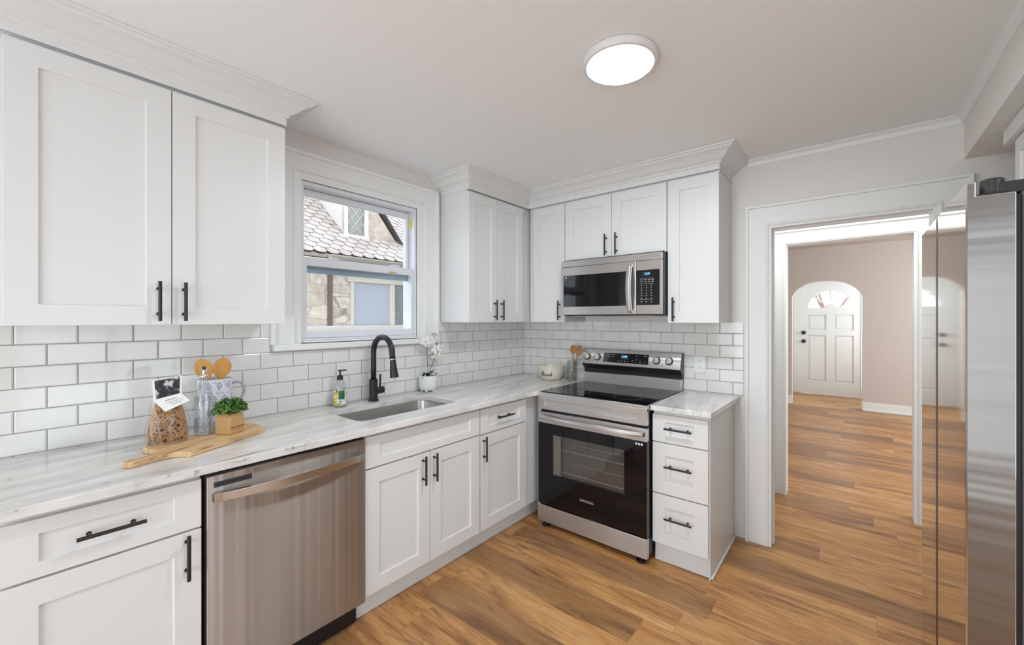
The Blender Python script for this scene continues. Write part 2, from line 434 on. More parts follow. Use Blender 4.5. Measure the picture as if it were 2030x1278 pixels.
# ------------------------------------------------------------------ backsplash tiles
m = MB()
m.box(0.0005, .008, -3.25, -.25, ZC, 1.251); m.box(0.0005, .008, -3.25, -2.137, 1.251, 1.402); m.box(.0005, .008, -1.028, -.25, 1.251, 1.402)
m.box(.0005, .014, -.25, -.0005, ZC, 1.402)
struct(m.build('wall_left_backsplash', tile_l))
m = MB(); m.box(.0145, 1.814, -.008, -.0005, ZC, 1.402)
struct(m.build('wall_back_backsplash', tile_b))

# ------------------------------------------------------------------ cabinets
def shaker(x0, x1, z0, z1, yb, st=.073, rl=.07, t=.020, rec=.008):
    """shaker front facing -Y: back at yb, front at yb-t"""
    m = MB(); yf = yb-t; yr = yf+rec
    ro = [(x0, z0), (x1, z0), (x1, z1), (x0, z1)]
    ri = [(x0+st, z0+rl), (x1-st, z0+rl), (x1-st, z1-rl), (x0+st, z1-rl)]
    b = .0015
    rr = [(x0+st+b, z0+rl+b), (x1-st-b, z0+rl+b), (x1-st-b, z1-rl-b), (x0+st+b, z1-rl-b)]
    m.rings([[(a, yb, c) for a, c in ro], [(a, yf, c) for a, c in ro], [(a, yf, c) for a, c in ri], [(a, yr, c) for a, c in rr]], True, True, True)
    return m
def bar_handle(x, z, yf, vertical, L=.150):
    m = MB(); y = yf-.030; h = L/2; s = .048
    if vertical:
        m.cyl((x, y, z-h), (x, y, z+h), .0058, 14)
        for k in (-s, s): m.cyl((x, yf, z+k), (x, y, z+k), .0042, 10); m.cyl((x, yf, z+k), (x, yf-.003, z+k), .0065, 12)
    else:
        m.cyl((x-h, y, z), (x+h, y, z), .0058, 14)
        for k in (-s, s): m.cyl((x+k, yf, z), (x+k, y, z), .0042, 10); m.cyl((x+k, yf, z), (x+k, yf-.003, z), .0065, 12)
    return m
def cabinet(name, label, loc, rz, x0, x1, z0, z1, depth, fronts, toe=0., toed=.075, group=None, hollow=False):
    root = thing(name, label, 'cabinet', loc, rz, group)
    yb = -(depth-.020)
    m = MB()
    if hollow:   # open-topped carcass: sides, bottom, back and a face board
        m.box(x0, x0+.018, yb, -.0015, z0, z1); m.box(x1-.018, x1, yb, -.0015, z0, z1); m.box(x0+.018, x1-.018, yb, -.0015, z0, z0+.018)
        m.box(x0+.018, x1-.018, -.013, -.0015, z0+.018, z1); m.box(x0+.018, x1-.018, yb, yb+.018, z0+.018, z1)
    else: m.box(x0, x1, yb, -.0015, z0, z1)
    m.build('body', cab, root, bevel=.0012)
    if toe: B(x0+.0005, x1-.0005, yb+toed-.02, -.05, 0.0, z0).build('toe_kick', cab, root)
    for f in fronts:
        kind, a, b, c, d = f[:5]; hd = f[5]; rl = f[6] if len(f) > 6 else (.07 if kind == 'door' else .042)
        st = f[7] if len(f) > 7 else .073
        o = shaker(a, b, c, d, yb, st, rl).build(kind, cab, root, bevel=.0012)
        if hd:
            bar_handle(hd[0], hd[1], yb-.020, kind == 'door').build('handle', black, o, smooth=True, label='matte black bar handle')
    return root
G = .0016
RL = PI/2
ZU0, ZU1 = 1.397, 2.306
y0 = -3.03
# big upper pair, left of the window
def Y(y): return y-y0
cabinet('wall_cabinet', 'large white double-door wall cabinet left of the window', (0, y0, 0), RL, 0, Y(-2.178), ZU0, 2.33, .303,
        [('door', Y(-2.998), Y(-2.588)-G, ZU0, ZU1, (Y(-2.628), 1.4865)), ('door', Y(-2.588)+G, Y(-2.178), ZU0, ZU1, (Y(-2.551), 1.4865))])
y0 = -.997
cabinet('wall_cabinet', 'narrow white double-door wall cabinet between window and corner', (0, y0, 0), RL, 0, .995-.0, ZU0, 2.33, .303,
        [('door', Y(-.995), Y(-.700)-G, ZU0, ZU1, (Y(-.737), 1.4865), .07, .066), ('door', Y(-.700)+G, Y(-.397), ZU0, ZU1, (Y(-.662), 1.4865), .07, .066)])
UD = .3194
cabinet('wall_cabinet', 'slim white single-door wall cabinet left of the microwave', (0, 0, 0), 0, .3045, .650, ZU0, 2.33, UD,
        [('door', .347, .648, ZU0, ZU1, (.606, 1.4865), .07, .073)])
cabinet('wall_cabinet', 'short white two-door wall cabinet directly above the microwave', (0, 0, 0), 0, .6515, 1.430, 1.858, 2.33, UD,
        [('door', .654, 1.039-G, 1.858, ZU1, (1.0, 1.9465)), ('door', 1.039+G, 1.427, 1.858, ZU1, (1.08, 1.9465))])
cabinet('wall_cabinet', 'tall white single-door wall cabinet right of the microwave', (0, 0, 0), 0, 1.4315, 1.741, ZU0, 2.33, UD,
        [('door', 1.436, 1.741, ZU0, ZU1, (1.475, 1.482))])
# crown mouldings with frieze
CP = [(0, 2.318), (.004, 2.318), (.004, 2.352), (.010, 2.354), (.014, 2.360), (.014, 2.366), (.022, 2.370), (.030, 2.374), (.040, 2.382), (.052, 2.394), (.066, 2.404), (.080, 2.410), (.090, 2.414), (.094, 2.422), (.106, 2.425), (.108, 2.434), (0, 2.434)]
def crown(name, label, path):
    """path: list of (x,y,offx,offy): point on cabinet face and mitre direction per unit projection"""
    m = MB(); m.rings([[(x+ox*a, y+oy*a, b) for a, b in CP] for x, y, ox, oy in path])
    o = m.build(name, cab); tag(o, label, 'moulding'); return o
f = .3045
crown('crown_molding', 'white stepped crown moulding atop the large cabinet left of window', [(f, -3.03, 1, 0), (f, -2.178, 1, 1), (.002, -2.178, 0, 1)])
g2 = -(UD+.0015)
crown('crown_molding', 'white crown moulding wrapping the corner cabinets up to the doorway side', [(.002, -.998, 0, -1), (f, -.998, 1, -1), (f, g2, 1, -1), (1.742, g2, 1, -1), (1.742, -.002, 1, 0)])

# base cabinets
BD = .607; BZ = .128
y0 = -3.03
cabinet('base_cabinet', 'white base cabinet with one drawer and door, left of the dishwasher', (0, y0, 0), RL, 0, Y(-2.5675), .115, .889, BD,
        [('drawer', Y(-3.006), Y(-2.5675), .703, .866, (Y(-2.789), .786)), ('door', Y(-3.006), Y(-2.5675), BZ, .696, (Y(-2.608), .6185))], .115)
y0 = -1.9545
cabinet('base_cabinet', 'white sink base cabinet with two doors under the sink', (0, y0, 0), RL, 0, Y(-1.1965), .115, .889, BD,
        [('false_front', Y(-1.951), Y(-1.200), .722, .868, None, .04, .078), ('door', Y(-1.951), Y(-1.575)-G, BZ, .714, (Y(-1.624), .629)), ('door', Y(-1.575)+G, Y(-1.200), BZ, .714, (Y(-1.550), .629))], .115, hollow=True)
y0 = -1.1955
cabinet('base_cabinet', 'narrow white base cabinet with one drawer and door beside the range', (0, y0, 0), RL, 0, 1.194, .115, .889, BD,
        [('drawer', Y(-1.191), Y(-.744), .718, .868, (Y(-.981), .80)), ('door', Y(-1.191), Y(-.744), BZ, .709, (Y(-1.168), .629))], .115)
r = cabinet('drawer_cabinet', 'slim white three-drawer base cabinet right of the range', (0, 0, 0), 0, 1.4505, 1.757, .115, .889, .6215,
        [('drawer', 1.4515, 1.757, .711, .868, (1.603, .795), .04), ('drawer', 1.4515, 1.757, .414, .704, (1.603, .578), .07), ('drawer', 1.4515, 1.757, .122, .407, (1.603, .283), .07)], .115, .045)
m = MB(); m.box(1.7575, 1.763, -.6, -.03, 0, .889); m.build('side_panel', cab, r); B(1.7635, 1.774, -.59, -.035, 0, .016).build('quarter_round', trimp, r, bevel=.004)
# filler beside range, down to the floor
tag(B(.6045, .664, -.60, -.03, .0, .888).build('filler_panel', cab), 'narrow white filler panel between corner cabinet and range', 'panel')

# ------------------------------------------------------------------ counters
hole = roundrect(.150, .500, -1.915, -1.275, .055)
outer = [(.001, -3.03), (.650, -3.03), (.650, -.80), (.653, -.74), (.662, -.70), (.668, -.655), (.668, -.0085), (.015, -.0085), (.015, -.2495), (.009, -.2515), (.009, -.30), (.001+.008, -3.03)]
outer = [(.009, -3.03), (.650, -3.03), (.650, -.80), (.653, -.74), (.660, -.70), (.6685, -.655), (.6685, -.009), (.015, -.009), (.015, -.252), (.009, -.252)]
o = MB().plate([outer, hole], lambda a, b: (a, b, ZC), (0, 0, -.030)).build('countertop', marb, bevel=.004, seg=3)
tag(o, 'long white marble countertop with grey veins and undermount sink cutout', 'countertop')
o = MB().plate([[(1.4475, -.650), (1.780, -.650), (1.795, -.009), (1.4475, -.009)]], lambda a, b: (a, b, ZC), (0, 0, -.030)).build('countertop', marb, bevel=.004, seg=3)
tag(o, 'short white marble countertop on the three-drawer cabinet right of range', 'countertop')
# sink
sk = thing('sink', 'undermount stainless steel single bowl sink below the window', 'sink', (.325, -1.595, .70))
def rr(e, r, z): return [(a-.325, b+1.595, z-.70) for a, b in roundrect(.150-e, .500+e, -1.915-e, -1.275+e, r)]
m = MB(); m.rings([rr(.02, .06, .8895), rr(.0015, .055, .8895), rr(.0, .055, .885), rr(-.004, .055, .72), rr(-.012, .05, .706), rr(-.03, .045, .70)], True, False, True)
m.build('basin', steels, sk, smooth=True)
m = MB(); m.lathe([(.001, .003), (.028, .003), (.042, .006), (.045, .001)], (0, 0, 0), 24); m.build('drain', chrome, sk, smooth=True)

# ------------------------------------------------------------------ dishwasher
y0 = -2.5665
dw = thing('dishwasher', 'stainless steel dishwasher with curved bar handle and black sides', 'dishwasher', (0, y0, 0), RL)
B(.002, .608, -.57, -.03, .105, .885).build('tub_body', blackp, dw)
B(.012, .600, -.55, -.10, 0.0, .105).build('kick_plate', blackp, dw, bevel=.003)
dr = B(.012, .610, -.617, -.572, .116, .868).build('door', steelv, dw, bevel=.004, seg=3)
B(.0095, .6115, -.6, -.571, .113, .872).build('door_edge', blackp, dr)
m = MB(); N = 24; L0, L1 = .030, .596
rings = []
for k in range(N+1):
    t = k/N; x = L0+(L1-L0)*t; bow = math.sin(PI*t)**.8*.030
    y = -.623-bow; rings.append([(x, y, .777), (x, y-.011, .778), (x, y-.011, .808), (x, y, .810)])
m.rings(rings)
for x in (L0, L1-.012): m.box(x, x+.012, -.634, -.616, .780, .808)
m.build('handle', steelt, dr, bevel=.001)
B(.032, .150, -.619, -.616, .826, .845).build('vent_recess', darkg, dr, bevel=.002); B(.042, .141, -.6205, -.6175, .833, .838).build('vent_slot', black, dr)
text('DW', .012, face_front(.56, -.5508, .075), darkg, 'kick_mark', dw) if 0 else None

# ------------------------------------------------------------------ range
rg = thing('electric_range', 'freestanding stainless electric range with black glass oven door', 'range', (0, 0, 0))
RX0, RX1 = .6715, 1.4445
B(RX0+.004, RX1-.004, -.655, -.035, .045, .885).build('body', blackp, rg)
m = MB(); m.box(RX0, RX1, -.688, -.085, .886, .918); m.build('cooktop_frame', steelr, rg, bevel=.003)
o = B(RX0+.006, RX1-.006, -.672, -.09, .918, .9235).build('glass_cooktop', gloss, rg, bevel=.0015)
def ring(cx, cy, ra):
    m = MB(); m.lathe([(ra-.0012, 0), (ra-.0012, .0005), (ra, .0005), (ra, 0)], (cx, cy, .9236), 48); return m
mk = mat('burner_mark', (.16, .16, .165), .3)
for cx, cy, ra in ((.86, -.52, .115), (.86, -.52, .07), (1.25, -.52, .09), (.86, -.22, .075), (1.25, -.22, .11), (1.25, -.22, .07), (1.055, -.2, .05)):
    ring(cx, cy, ra).build('burner_ring', mk, o)
# front panel with long stadium recess
x0, x1, z0, z1 = RX0, RX1, .805, .900
rect = [(x0, z0), (x1, z0), (x1, z1), (x0, z1)]
st = roundrect(.728, 1.392, .831, .872, .008)
m = MB(); m.plate([rect, st], lambda a, b: (a, -.690, b), (0, .028, 0)); m.box(.72, 1.40, -.678, -.665, .826, .878)
m.build('front_panel', steelr, rg, bevel=.0015)
dr = thing_p = None
m = MB(); m.box(RX0, RX1, -.694, -.658, .158, .790); od_body = None
# oven door: frame with window opening
wx0, wx1, wz0, wz1 = .790, 1.305, .368, .640
m2 = MB(); m2.plate([[(RX0, .160), (RX1, .160), (RX1, .712), (RX0, .712)], [(wx0, wz0), (wx1, wz0), (wx1, wz1), (wx0, wz1)]], lambda a, b: (a, -.690, b), (0, .032, 0))
m.bm.free()
od = m2.build('oven_door', gloss, rg, bevel=.001)
B(RX0, RX1, -.692, -.658, .7125, .788).build('door_top_band', steelr, od, bevel=.003)
B(wx0+.001, wx1-.001, -.686, -.682, wz0+.001, wz1-.001).build('window_glass', ovenglass, od)
m = MB(); m.box(RX0+.02, RX1-.02, -.6545, -.64, .2, .7)
m.bm.free()
ovm = mat('oven_enamel', (.20, .195, .18), .35)
m = MB(); a0, a1, b0, b1 = .80, 1.30, .36, .65
m.box(a0-.01, a0, -.6825, -.66, b0, b1); m.box(a0+.0, a0+.05, -.680, -.676, b0+.01, b1-.01)
m.build('window_side_trim', steelr, od)
m = MB(); m.box(.79, 1.31, -.6575, -.6555, .35, .66); m.build('oven_back_wall', ovm, rg)
m = MB()
for z in (.548, .400):
    m.cyl((.86, -.674, z), (1.30, -.674, z), .0022, 8); 
    for k in range(12): m.cyl((.88+k*.037, -.675, z-.001), (.88+k*.037, -.662, z+.004), .0014, 6)
m.cyl((.86, -.666, .47), (1.30, -.666, .47), .0012, 6); m.cyl((.86, -.664, .595), (1.30, -.664, .595), .0012, 6)
m.build('oven_rack', wirem, rg, smooth=True)
# handle, bowed bar
m = MB(); rings = []
for k in range(25):
    t = k/24; x = .690+(.1+1.326)*0+(1.428-.690)*t; bow = math.sin(PI*t)**.7*.034
    y = -.700-bow; rings.append([(x, y+.008, .738), (x, y-.008, .742), (x, y-.012, .754), (x, y-.006, .767), (x, y+.008, .770)])
m.rings(rings)
for x in (.690, 1.410): m.box(x, x+.018, -.712, -.690, .740, .768)
m.build('handle', steelr, od, bevel=.0015, smooth=True)
text('SAMSUNG', .022, face_front(1.052, -.6912, .262), mat('badge_silver', (.7, .7, .7), .3, .6), 'brand_badge', od, sx=1.0)
for k in range(3): B(1.375+k*.017, 1.387+k*.017, -.6915, -.690, .688, .700).build('door_sticker', mat('sticker_white', (.7, .7, .7), .5), od)
B(RX0, RX1, -.690, -.655, .036, .150).build('storage_drawer', steelr, rg, bevel=.003)
for x in (RX0+.045, RX1-.045):
    m = MB(); m.cyl((x, -.660, 0), (x, -.660, .014), .028, 20); m.cyl((x, -.660, .014), (x, -.660, .05), .015, 14); m.build('foot', blackp, rg, smooth=True)
for x in (RX0+.045, RX1-.045):
    m = MB(); m.cyl((x, -.10, 0), (x, -.10, .012), .026, 20); m.cyl((x, -.10, .012), (x, -.10, .05), .014, 14); m.build('foot', blackp, rg, smooth=True)
# backguard
bg = B(RX0+.006, RX1-.006, -.078, -.022, .915, 1.000).build('backguard', steelr, rg, bevel=.002)
def px(poly): return lambda a, b: (poly, a, b)
m = MB(); m.prism([(-.020, 1.0), (-.055, 1.0), (-.060, 1.030), (-.098, 1.066), (-.098, 1.070), (-.066, 1.181), (-.020, 1.181)], lambda a, b: (RX0, a, b), lambda a, b: (RX1, a, b))
cs = m.build('console', blackp, bg, bevel=.0015)
# tilted stainless face: coordinate frame on the slope
P0 = Vector((0, -.098, 1.070)); P1 = Vector((0, -.066, 1.181)); sl = (P1-P0).normalized(); nr = Vector((0, -sl.z, sl.y)); H = (P1-P0).length
def onc(x, h, d): p = P0+sl*h+nr*d; return Vector((x, p.y, p.z))
def cbox(x0, x1, h0, h1, d0, d1):
    m = MB(); m.rings([[onc(x0, h0, d0), onc(x1, h0, d0), onc(x1, h1, d0), onc(x0, h1, d0)], [onc(x0, h0, d1), onc(x1, h0, d1), onc(x1, h1, d1), onc(x0, h1, d1)]]); return m
cbox(RX0, RX1, 0, H, .0003, .004).build('console_face', steelr, bg, bevel=.0012)
cd = cbox(.858, 1.216, .020, .093, .0035, .0055).build('control_display', gloss, bg)
CM = Matrix(((1, 0, 0, 0), (0, sl.y, nr.y, 0), (0, sl.z, nr.z, 0), (0, 0, 0, 1)))
def ctext(b, x, h, size, mt, nm): 
    p = onc(x, h, .0058); M = Matrix.Translation(p) @ CM
    return text(b, size, M, mt, nm, cd, .0002)
cbox(1.000, 1.062, .048, .084, .0056, .0058).build('display_backlight', digitbg, cd)
ctext('5:04', 1.030, .068, .024, digit, 'clock_digits')
grey = mat('panel_print', (.32, .32, .33), .5)
for (x, h, w) in ((.885, .080, .016), (.915, .080, .012), (.94, .080, .012), (.90, .062, .012), (.93, .062, .012), (.98, .032, .012), (1.005, .032, .01), (1.03, .032, .012), (1.055, .032, .01), (1.09, .04, .008), (1.12, .075, .008), (1.12, .05, .008), (1.15, .034, .012), (1.185, .078, .014), (1.185, .030, .006)):
    m = MB(); m.rings([[onc(x, h, .0056), onc(x+w, h, .0056), onc(x+w, h+.004, .0056), onc(x, h+.004, .0056)], [onc(x, h, .006), onc(x+w, h, .006), onc(x+w, h+.004, .006), onc(x, h+.004, .006)]]); m.build('touch_symbol', grey, cd)
for x in (.718, .806, 1.275, 1.365):
    m = MB(); c0 = onc(x, .055, .004); c1 = onc(x, .055, .008); c2 = onc(x, .055, .022)
    m.cyl(c0, c1, .0285, 28); m.mi = 0
    k = m.build('control_knob', blackp, bg, smooth=True)
    m = MB(); m.cyl(onc(x, .055, .008), c2, .0225, 28, .0205)
    m.build('knob_cap', steelr, k, smooth=True)
    m = MB(); M = [[onc(x-.005, .033, d), onc(x+.005, .033, d), onc(x+.005, .077, d), onc(x-.005, .077, d)] for d in (.010, .030)]
    m.rings(M); m.build('knob_grip', chrome, k, bevel=.002)

# ------------------------------------------------------------------ microwave
mw = thing('microwave', 'stainless over-the-range microwave with curved handle and black keypad', 'microwave', (0, 0, 1.44))
def z(v): return v-1.44
MX0, MX1 = .676, 1.4295
B(MX0+.004, MX1-.001, -.372, -.012, z(1.444), z(1.8565)).build('body', blackp, mw, bevel=.003)
B(MX0, MX1-.004, -.405, -.373, z(1.802), z(1.846)).build('vent_grille', steelr, mw, bevel=.003)
md = MB().plate([[(MX0, z(1.452)), (1.257, z(1.452)), (1.257, z(1.7995)), (MX0, z(1.7995))], roundrect(.693, 1.200, z(1.510), z(1.738), .006)], lambda a, b: (a, -.405, b), (0, .032, 0)).build('door', steelr, mw, bevel=.002)
B(.690, 1.2045, -.4035, -.378, z(1.507), z(1.741)).build('door_window', gloss, md)
cp = MB().box(1.259, MX1-.004, -.405, -.373, z(1.452), z(1.7995)).build('control_panel', steelr, mw, bevel=.002)
m = MB(); m.plate([roundrect(1.2595, 1.414, z(1.510), z(1.738), .006)], lambda a, b: (a, -.4062, b), (0, .003, 0)); kp = m.build('keypad', gloss, cp)
B(1.303, 1.352, -.4068, -.4063, z(1.700), z(1.724)).build('display_backlight', digitbg, kp)
text('5:09', .020, face_front(1.334, -.4070, z(1.712)), digit, 'clock_digits', kp, .0003)
m = MB(); rnd = random.Random(3)
kgrey = mat('keypad_print', (.5, .5, .52), .5)
for zz in (1.683, 1.648, 1.546): m.box(1.285, 1.375, -.4068, -.4061, z(zz), z(zz)+.0010)
for zz in (1.673, 1.660):
    for x in (1.288, 1.314, 1.340, 1.362): m.box(x, x+.014, -.4068, -.4061, z(zz), z(zz)+.0035)
for i, zz in enumerate((1.638, 1.622, 1.606, 1.590, 1.574, 1.556, 1.534)):
    for x in (1.296, 1.328, 1.360):
        w = .004 if i < 3 else .010
        m.box(x-w/2, x+w/2, -.4068, -.4061, z(zz)-.003, z(zz)+.003 if i < 3 else z(zz))
m.build('keypad_print', kgrey, kp)['kind'] = 'stuff'
# bowed vertical handle
m = MB(); rings = []
for k in range(21):
    t = k/20; zz = z(1.462)+(1.782-1.462)*t; bow = math.sin(PI*t)**.7*.034; y = -.412-bow
    rings.append([(1.203, y+.010, zz), (1.203, y-.006, zz), (1.210, y-.011, zz), (1.228, y-.011, zz), (1.235, y-.006, zz), (1.235, y+.010, zz)])
m.rings(rings); m.box(1.204, 1.234, -.412, -.404, z(1.462), z(1.478)); m.box(1.204, 1.234, -.412, -.404, z(1.766), z(1.782))
m.build('handle', steelr, md, bevel=.0015, smooth=True)
m = MB(); m.box(.74, 1.00, -.36, -.10, z(1.440), z(1.4435)); m.box(1.08, 1.36, -.36, -.10, z(1.440), z(1.4435)); m.build('grease_filter', steelr, mw)
B(.71, .72, -.4060, -.4032, z(1.72), z(1.73)).build('door_sticker', MATS['sticker_white'], md)

# ------------------------------------------------------------------ refrigerator
FR = thing('refrigerator', 'stainless side-by-side refrigerator at the right edge', 'refrigerator', (0, 0, 0))
B(2.672, 3.37, -1.498, -.69, .03, 1.72).build('body', mat('fridge_case', (.10, .10, .105), .4), FR, bevel=.004)
def fdoor(ya, yb):
    m = MB()
    # door slab, notched at the hinge; slightly rounded vertical edges
    m.prism([(2.580, .05), (2.662, .05), (2.662, 1.719), (2.597, 1.719), (2.597, 1.754), (2.580, 1.754)], lambda a, b: (a, ya, b), lambda a, b: (a, yb, b))
    return m
d1 = fdoor(-1.500, -1.078).build('fresh_food_door', [steelm], FR, bevel=.0012, seg=2)
d2 = fdoor(-1.042, -.690).build('freezer_door', [steelm], FR, bevel=.0012, seg=2)
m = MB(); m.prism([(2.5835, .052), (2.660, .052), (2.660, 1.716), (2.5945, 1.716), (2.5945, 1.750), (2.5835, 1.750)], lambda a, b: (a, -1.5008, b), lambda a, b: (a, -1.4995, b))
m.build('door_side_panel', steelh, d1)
B(2.5796, 2.660, -1.0785, -1.0415, .06, 1.715).build('door_edge', blackp, d2)  # black strip bridging the gap between the doors, standing in for its shade
B(2.663, 2.6715, -1.49, -.70, .06, 1.715).build('door_gasket', blackp, FR)
for ya in (-1.452, -.735):
    m = MB(); m.cyl((2.632, ya, 1.7195), (2.632, ya, 1.765), .022, 28); m.cyl((2.632, ya, 1.7195), (2.632, ya, 1.728), .034, 28)
    m.box(2.640, 2.78, ya-.022, ya+.030, 1.7215, 1.752); m.box(2.70, 2.86, ya-.03, ya+.06, 1.7215, 1.765)
    m.build('hinge_cover', darkg, FR, bevel=.004, smooth=True, label='dark grey hinge cover')
B(2.69, 3.35, -1.48, -.71, 0, .03).build('base', blackp, FR)
# cabinet above the refrigerator (faces the sink wall)
fc = thing('wall_cabinet', 'white cabinet above the refrigerator at the right edge', 'cabinet', (3.399, -.385, 0), -PI/2)
B(0, 1.15, -.50, -.001, 1.80, 2.17).build('body', cab, fc)
for a, b in ((.03, .58), (.584, 1.13)):
    shaker(a, b, 1.815, 2.145, -.50, .06, .06).build('door', cab, fc, bevel=.0012)
m = MB(); m.rings([[(x, y, zz) for y, zz in ((-.50, 2.150), (-.540, 2.150), (-.540, 2.213), (-.50, 2.213))] for x in (-.03, 1.15)]); m.build('crown', cab, fc)

# ------------------------------------------------------------------ kitchen window
W = thing('window_1', 'white vinyl double-hung window above the sink', None, (0, -1.591, 1.29), kind='structure')
def wb_(m, x0, x1, a, b, c, d): m.box(x0, x1, a+1.591, b+1.591, c-1.29, d-1.29)
# casing: boards, backband, inner bead
m = MB(); o0, o1, i0, i1 = -2.135, -1.030, -2.016, -1.150
F = lambda a, c: (.0005, a+1.591, c-1.29)
m.plate([ushape(i0, i1, 2.228, i0-o0, .112, 1.285)], F, (.018, 0, 0))
m.plate([ushape(o0+.022, o1-.022, 2.318, .023, .023, 1.285)], F, (.030, 0, 0))
m.plate([ushape(i0-.002, i1+.002, 2.230, .010, .010, 1.285)], F, (.022, 0, 0))
m.build('casing', trimp, W, bevel=.003)
m = MB()
wb_(m, -.03, .010, i0-.001, WY0, 1.285, 2.229); wb_(m, -.03, .010, WY1, i1+.001, 1.285, 2.229); wb_(m, -.03, .010, WY0, WY1, WZ1, 2.229)
m.build('stop', trimp, W, bevel=.002)
m = MB(); wb_(m, .0005, .042, -2.124, -1.026, 1.252, 1.286); wb_(m, -.02, .042, WY0+.001, WY1-.001, 1.2905, 1.2985)
m.build('stool', trimp, W, bevel=.004)
fr = .018
m = MB(); xa, xb = -.125, -.004
wb_(m, xa, xb, WY0, WY0+fr, 1.2985, WZ1); wb_(m, xa, xb, WY1-fr, WY1, 1.2985, WZ1); wb_(m, xa, xb, WY0+fr, WY1-fr, WZ1-.024, WZ1-.0005); wb_(m, xa, xb, WY0+fr, WY1-fr, 1.2985, 1.312)
wb_(m, -.062, -.052, WY0+fr, WY0+fr+.006, 1.31, WZ1-.03); wb_(m, -.062, -.052, WY1-fr-.006, WY1-fr, 1.31, WZ1-.03)
m.build('frame', vinyl, W, bevel=.002)
def sash(nm, xf, xb2, ya, yb, za, zb, st, top, bot):
    m = MB(); wb_(m, xf, xb2, ya, ya+st, za, zb); wb_(m, xf, xb2, yb-st, yb, za, zb); wb_(m, xf, xb2, ya+st, yb-st, zb-top, zb); wb_(m, xf, xb2, ya+st, yb-st, za, za+bot)
    o = m.build(nm, vinyl, W, bevel=.002)
    m = MB(); wb_(m, (xf+xb2)/2-.002, (xf+xb2)/2+.002, ya+st, yb-st, za+bot, zb-top); m.build('glass', pane, o); return o
ya, yb = WY0+fr+.001, WY1-fr-.001
us = sash('upper_sash', -.100, -.066, ya, yb, 1.715, WZ1-.026, .022, .036, .045)
ls = sash('lower_sash', -.048, -.012, ya, yb, 1.313, 1.768, .020, .048, .042)
m = MB(); wb_(m, -.065, -.052, ya+.004, yb-.004, 1.684, 1.725); wb_(m, -.052, -.048, ya+.004, yb-.004, 1.700, 1.706); m.build('meeting_track', vinyl2, us)
m = MB(); wb_(m, -.0118, -.0095, -1.42, -1.36, 1.724, 1.733); m.build('rail_label', mat('yellow_label', s2l((206, 170, 80)), .6), ls)
for yy in (-1.78, -1.36):
    m = MB(); wb_(m, -.044, -.018, yy-.035, yy+.035, 1.7685, 1.776); wb_(m, -.040, -.022, yy-.012, yy+.028, 1.776, 1.784); m.build('sash_lock', vinyl, ls, bevel=.003)
m = MB(); wb_(m, -.050, -.030, WY1-fr-.0035, WY1-fr-.0005, 2.055, 2.115); m.build('yellow_tag', mat('yellow_tag', s2l((232, 205, 30)), .5), W, label='small yellow sticker on the window jamb')

# ------------------------------------------------------------------ front door beyond the arch
D = thing('door_1', 'white front door with fan-shaped glass and two black knobs', None, ((FX0+FX1)/2, FY, 0), kind='structure')
cx = (FX0+FX1)/2
x0, x1 = FX0+.004-cx, FX1-.004-cx
loops = [[(x0, .008), (x1, .008), (x1, FZ-.004), (x0, FZ-.004)]]
fcx, fcz, fa, fb = 2.049-cx, 1.640, .340, .322
angs = [(0, 38), (46, 86), (94, 134), (142, 180)]
for a0, a1 in angs:
    lp = []
    r0 = .13
    for k in range(9):
        a = R(a0+(a1-a0)*k/8); lp.append((fcx+fa*math.cos(a), fcz+fb*math.sin(a)+(.0 if k else 0)))
    lp.append((fcx+r0*math.cos(R(a1))*.6, fcz+r0*math.sin(R(a1))*.6)); lp.append((fcx+r0*math.cos(R(a0))*.6, fcz+r0*math.sin(R(a0))*.6))
    loops.append(lp)
pans = [(1.702, 1.985, 1.215, 1.505), (2.104, 2.388, 1.215, 1.505), (1.702, 1.985, .240, 1.115), (2.104, 2.388, .240, 1.115)]
for a, b, c, d in pans: loops.append([(a-cx, c), (b-cx, c), (b-cx, d), (a-cx, d)])
dm = MB().plate(loops, lambda a, b: (a, .0, b), (0, .045, 0)).build('door_leaf', trimp, D, bevel=.004)
for a, b, c, d in pans:
    m = MB(); m.box(a-cx+.03, b-cx-.03, .008, .02, c+.03, d-.03); m.box(a-cx-.001, b-cx+.001, .018, .03, c-.001, d+.001); m.build('panel', trimp, dm, bevel=.006)
B(fcx-fa, fcx+fa, .020, .024, fcz-.01, fcz+fb+.002).build('fanlight_glass', pane, dm)
for zz in (1.165, 1.000):
    m = MB(); kx = 1.633-cx
    m.cyl((kx, .0, zz), (kx, -.008, zz), .036, 24); m.cyl((kx, -.008, zz), (kx, -.03, zz), .012, 16); m.sphere((kx, -.045, zz), .030, 1, .7, 1)
    m.build('door_knob', black, dm, smooth=True)
m = MB(); w = .10
m.box(FX0-w, FX0, FY-.018, FY-.0005, 0, FZ+.10); m.box(FX1, FX1+w, FY-.018, FY-.0005, 0, FZ+.10); m.box(FX0, FX1, FY-.018, FY-.0005, FZ, FZ+.10)
struct(m.build('trim_5', trimp, bevel=.003))
m = MB(); m.box(AX1+.0, AX1+.004, 5.354, 5.364, 1.70, 1.76); m.bm.free()

# ------------------------------------------------------------------ ceiling light
cl = thing('ceiling_light', 'round flush-mount white ceiling light switched on above the kitchen', 'ceiling light', (1.655, -1.490, ZCEIL))
def ceil_lamp(root):
    m = MB(); m.lathe([(.001, -.001), (.138, -.001), (.142, -.004), (.142, -.020), (.138, -.028), (.128, -.031), (.126, -.029)], (0, 0, 0), 56); m.build('housing', mat('lamp_housing', (.75, .75, .75), .35), root, smooth=True)
    m = MB(); m.lathe([(.127, -.027), (.125, -.0305), (.10, -.033), (.001, -.034)], (0, 0, 0), 48); m.build('diffuser', lampm, root, smooth=True)
ceil_lamp(cl)
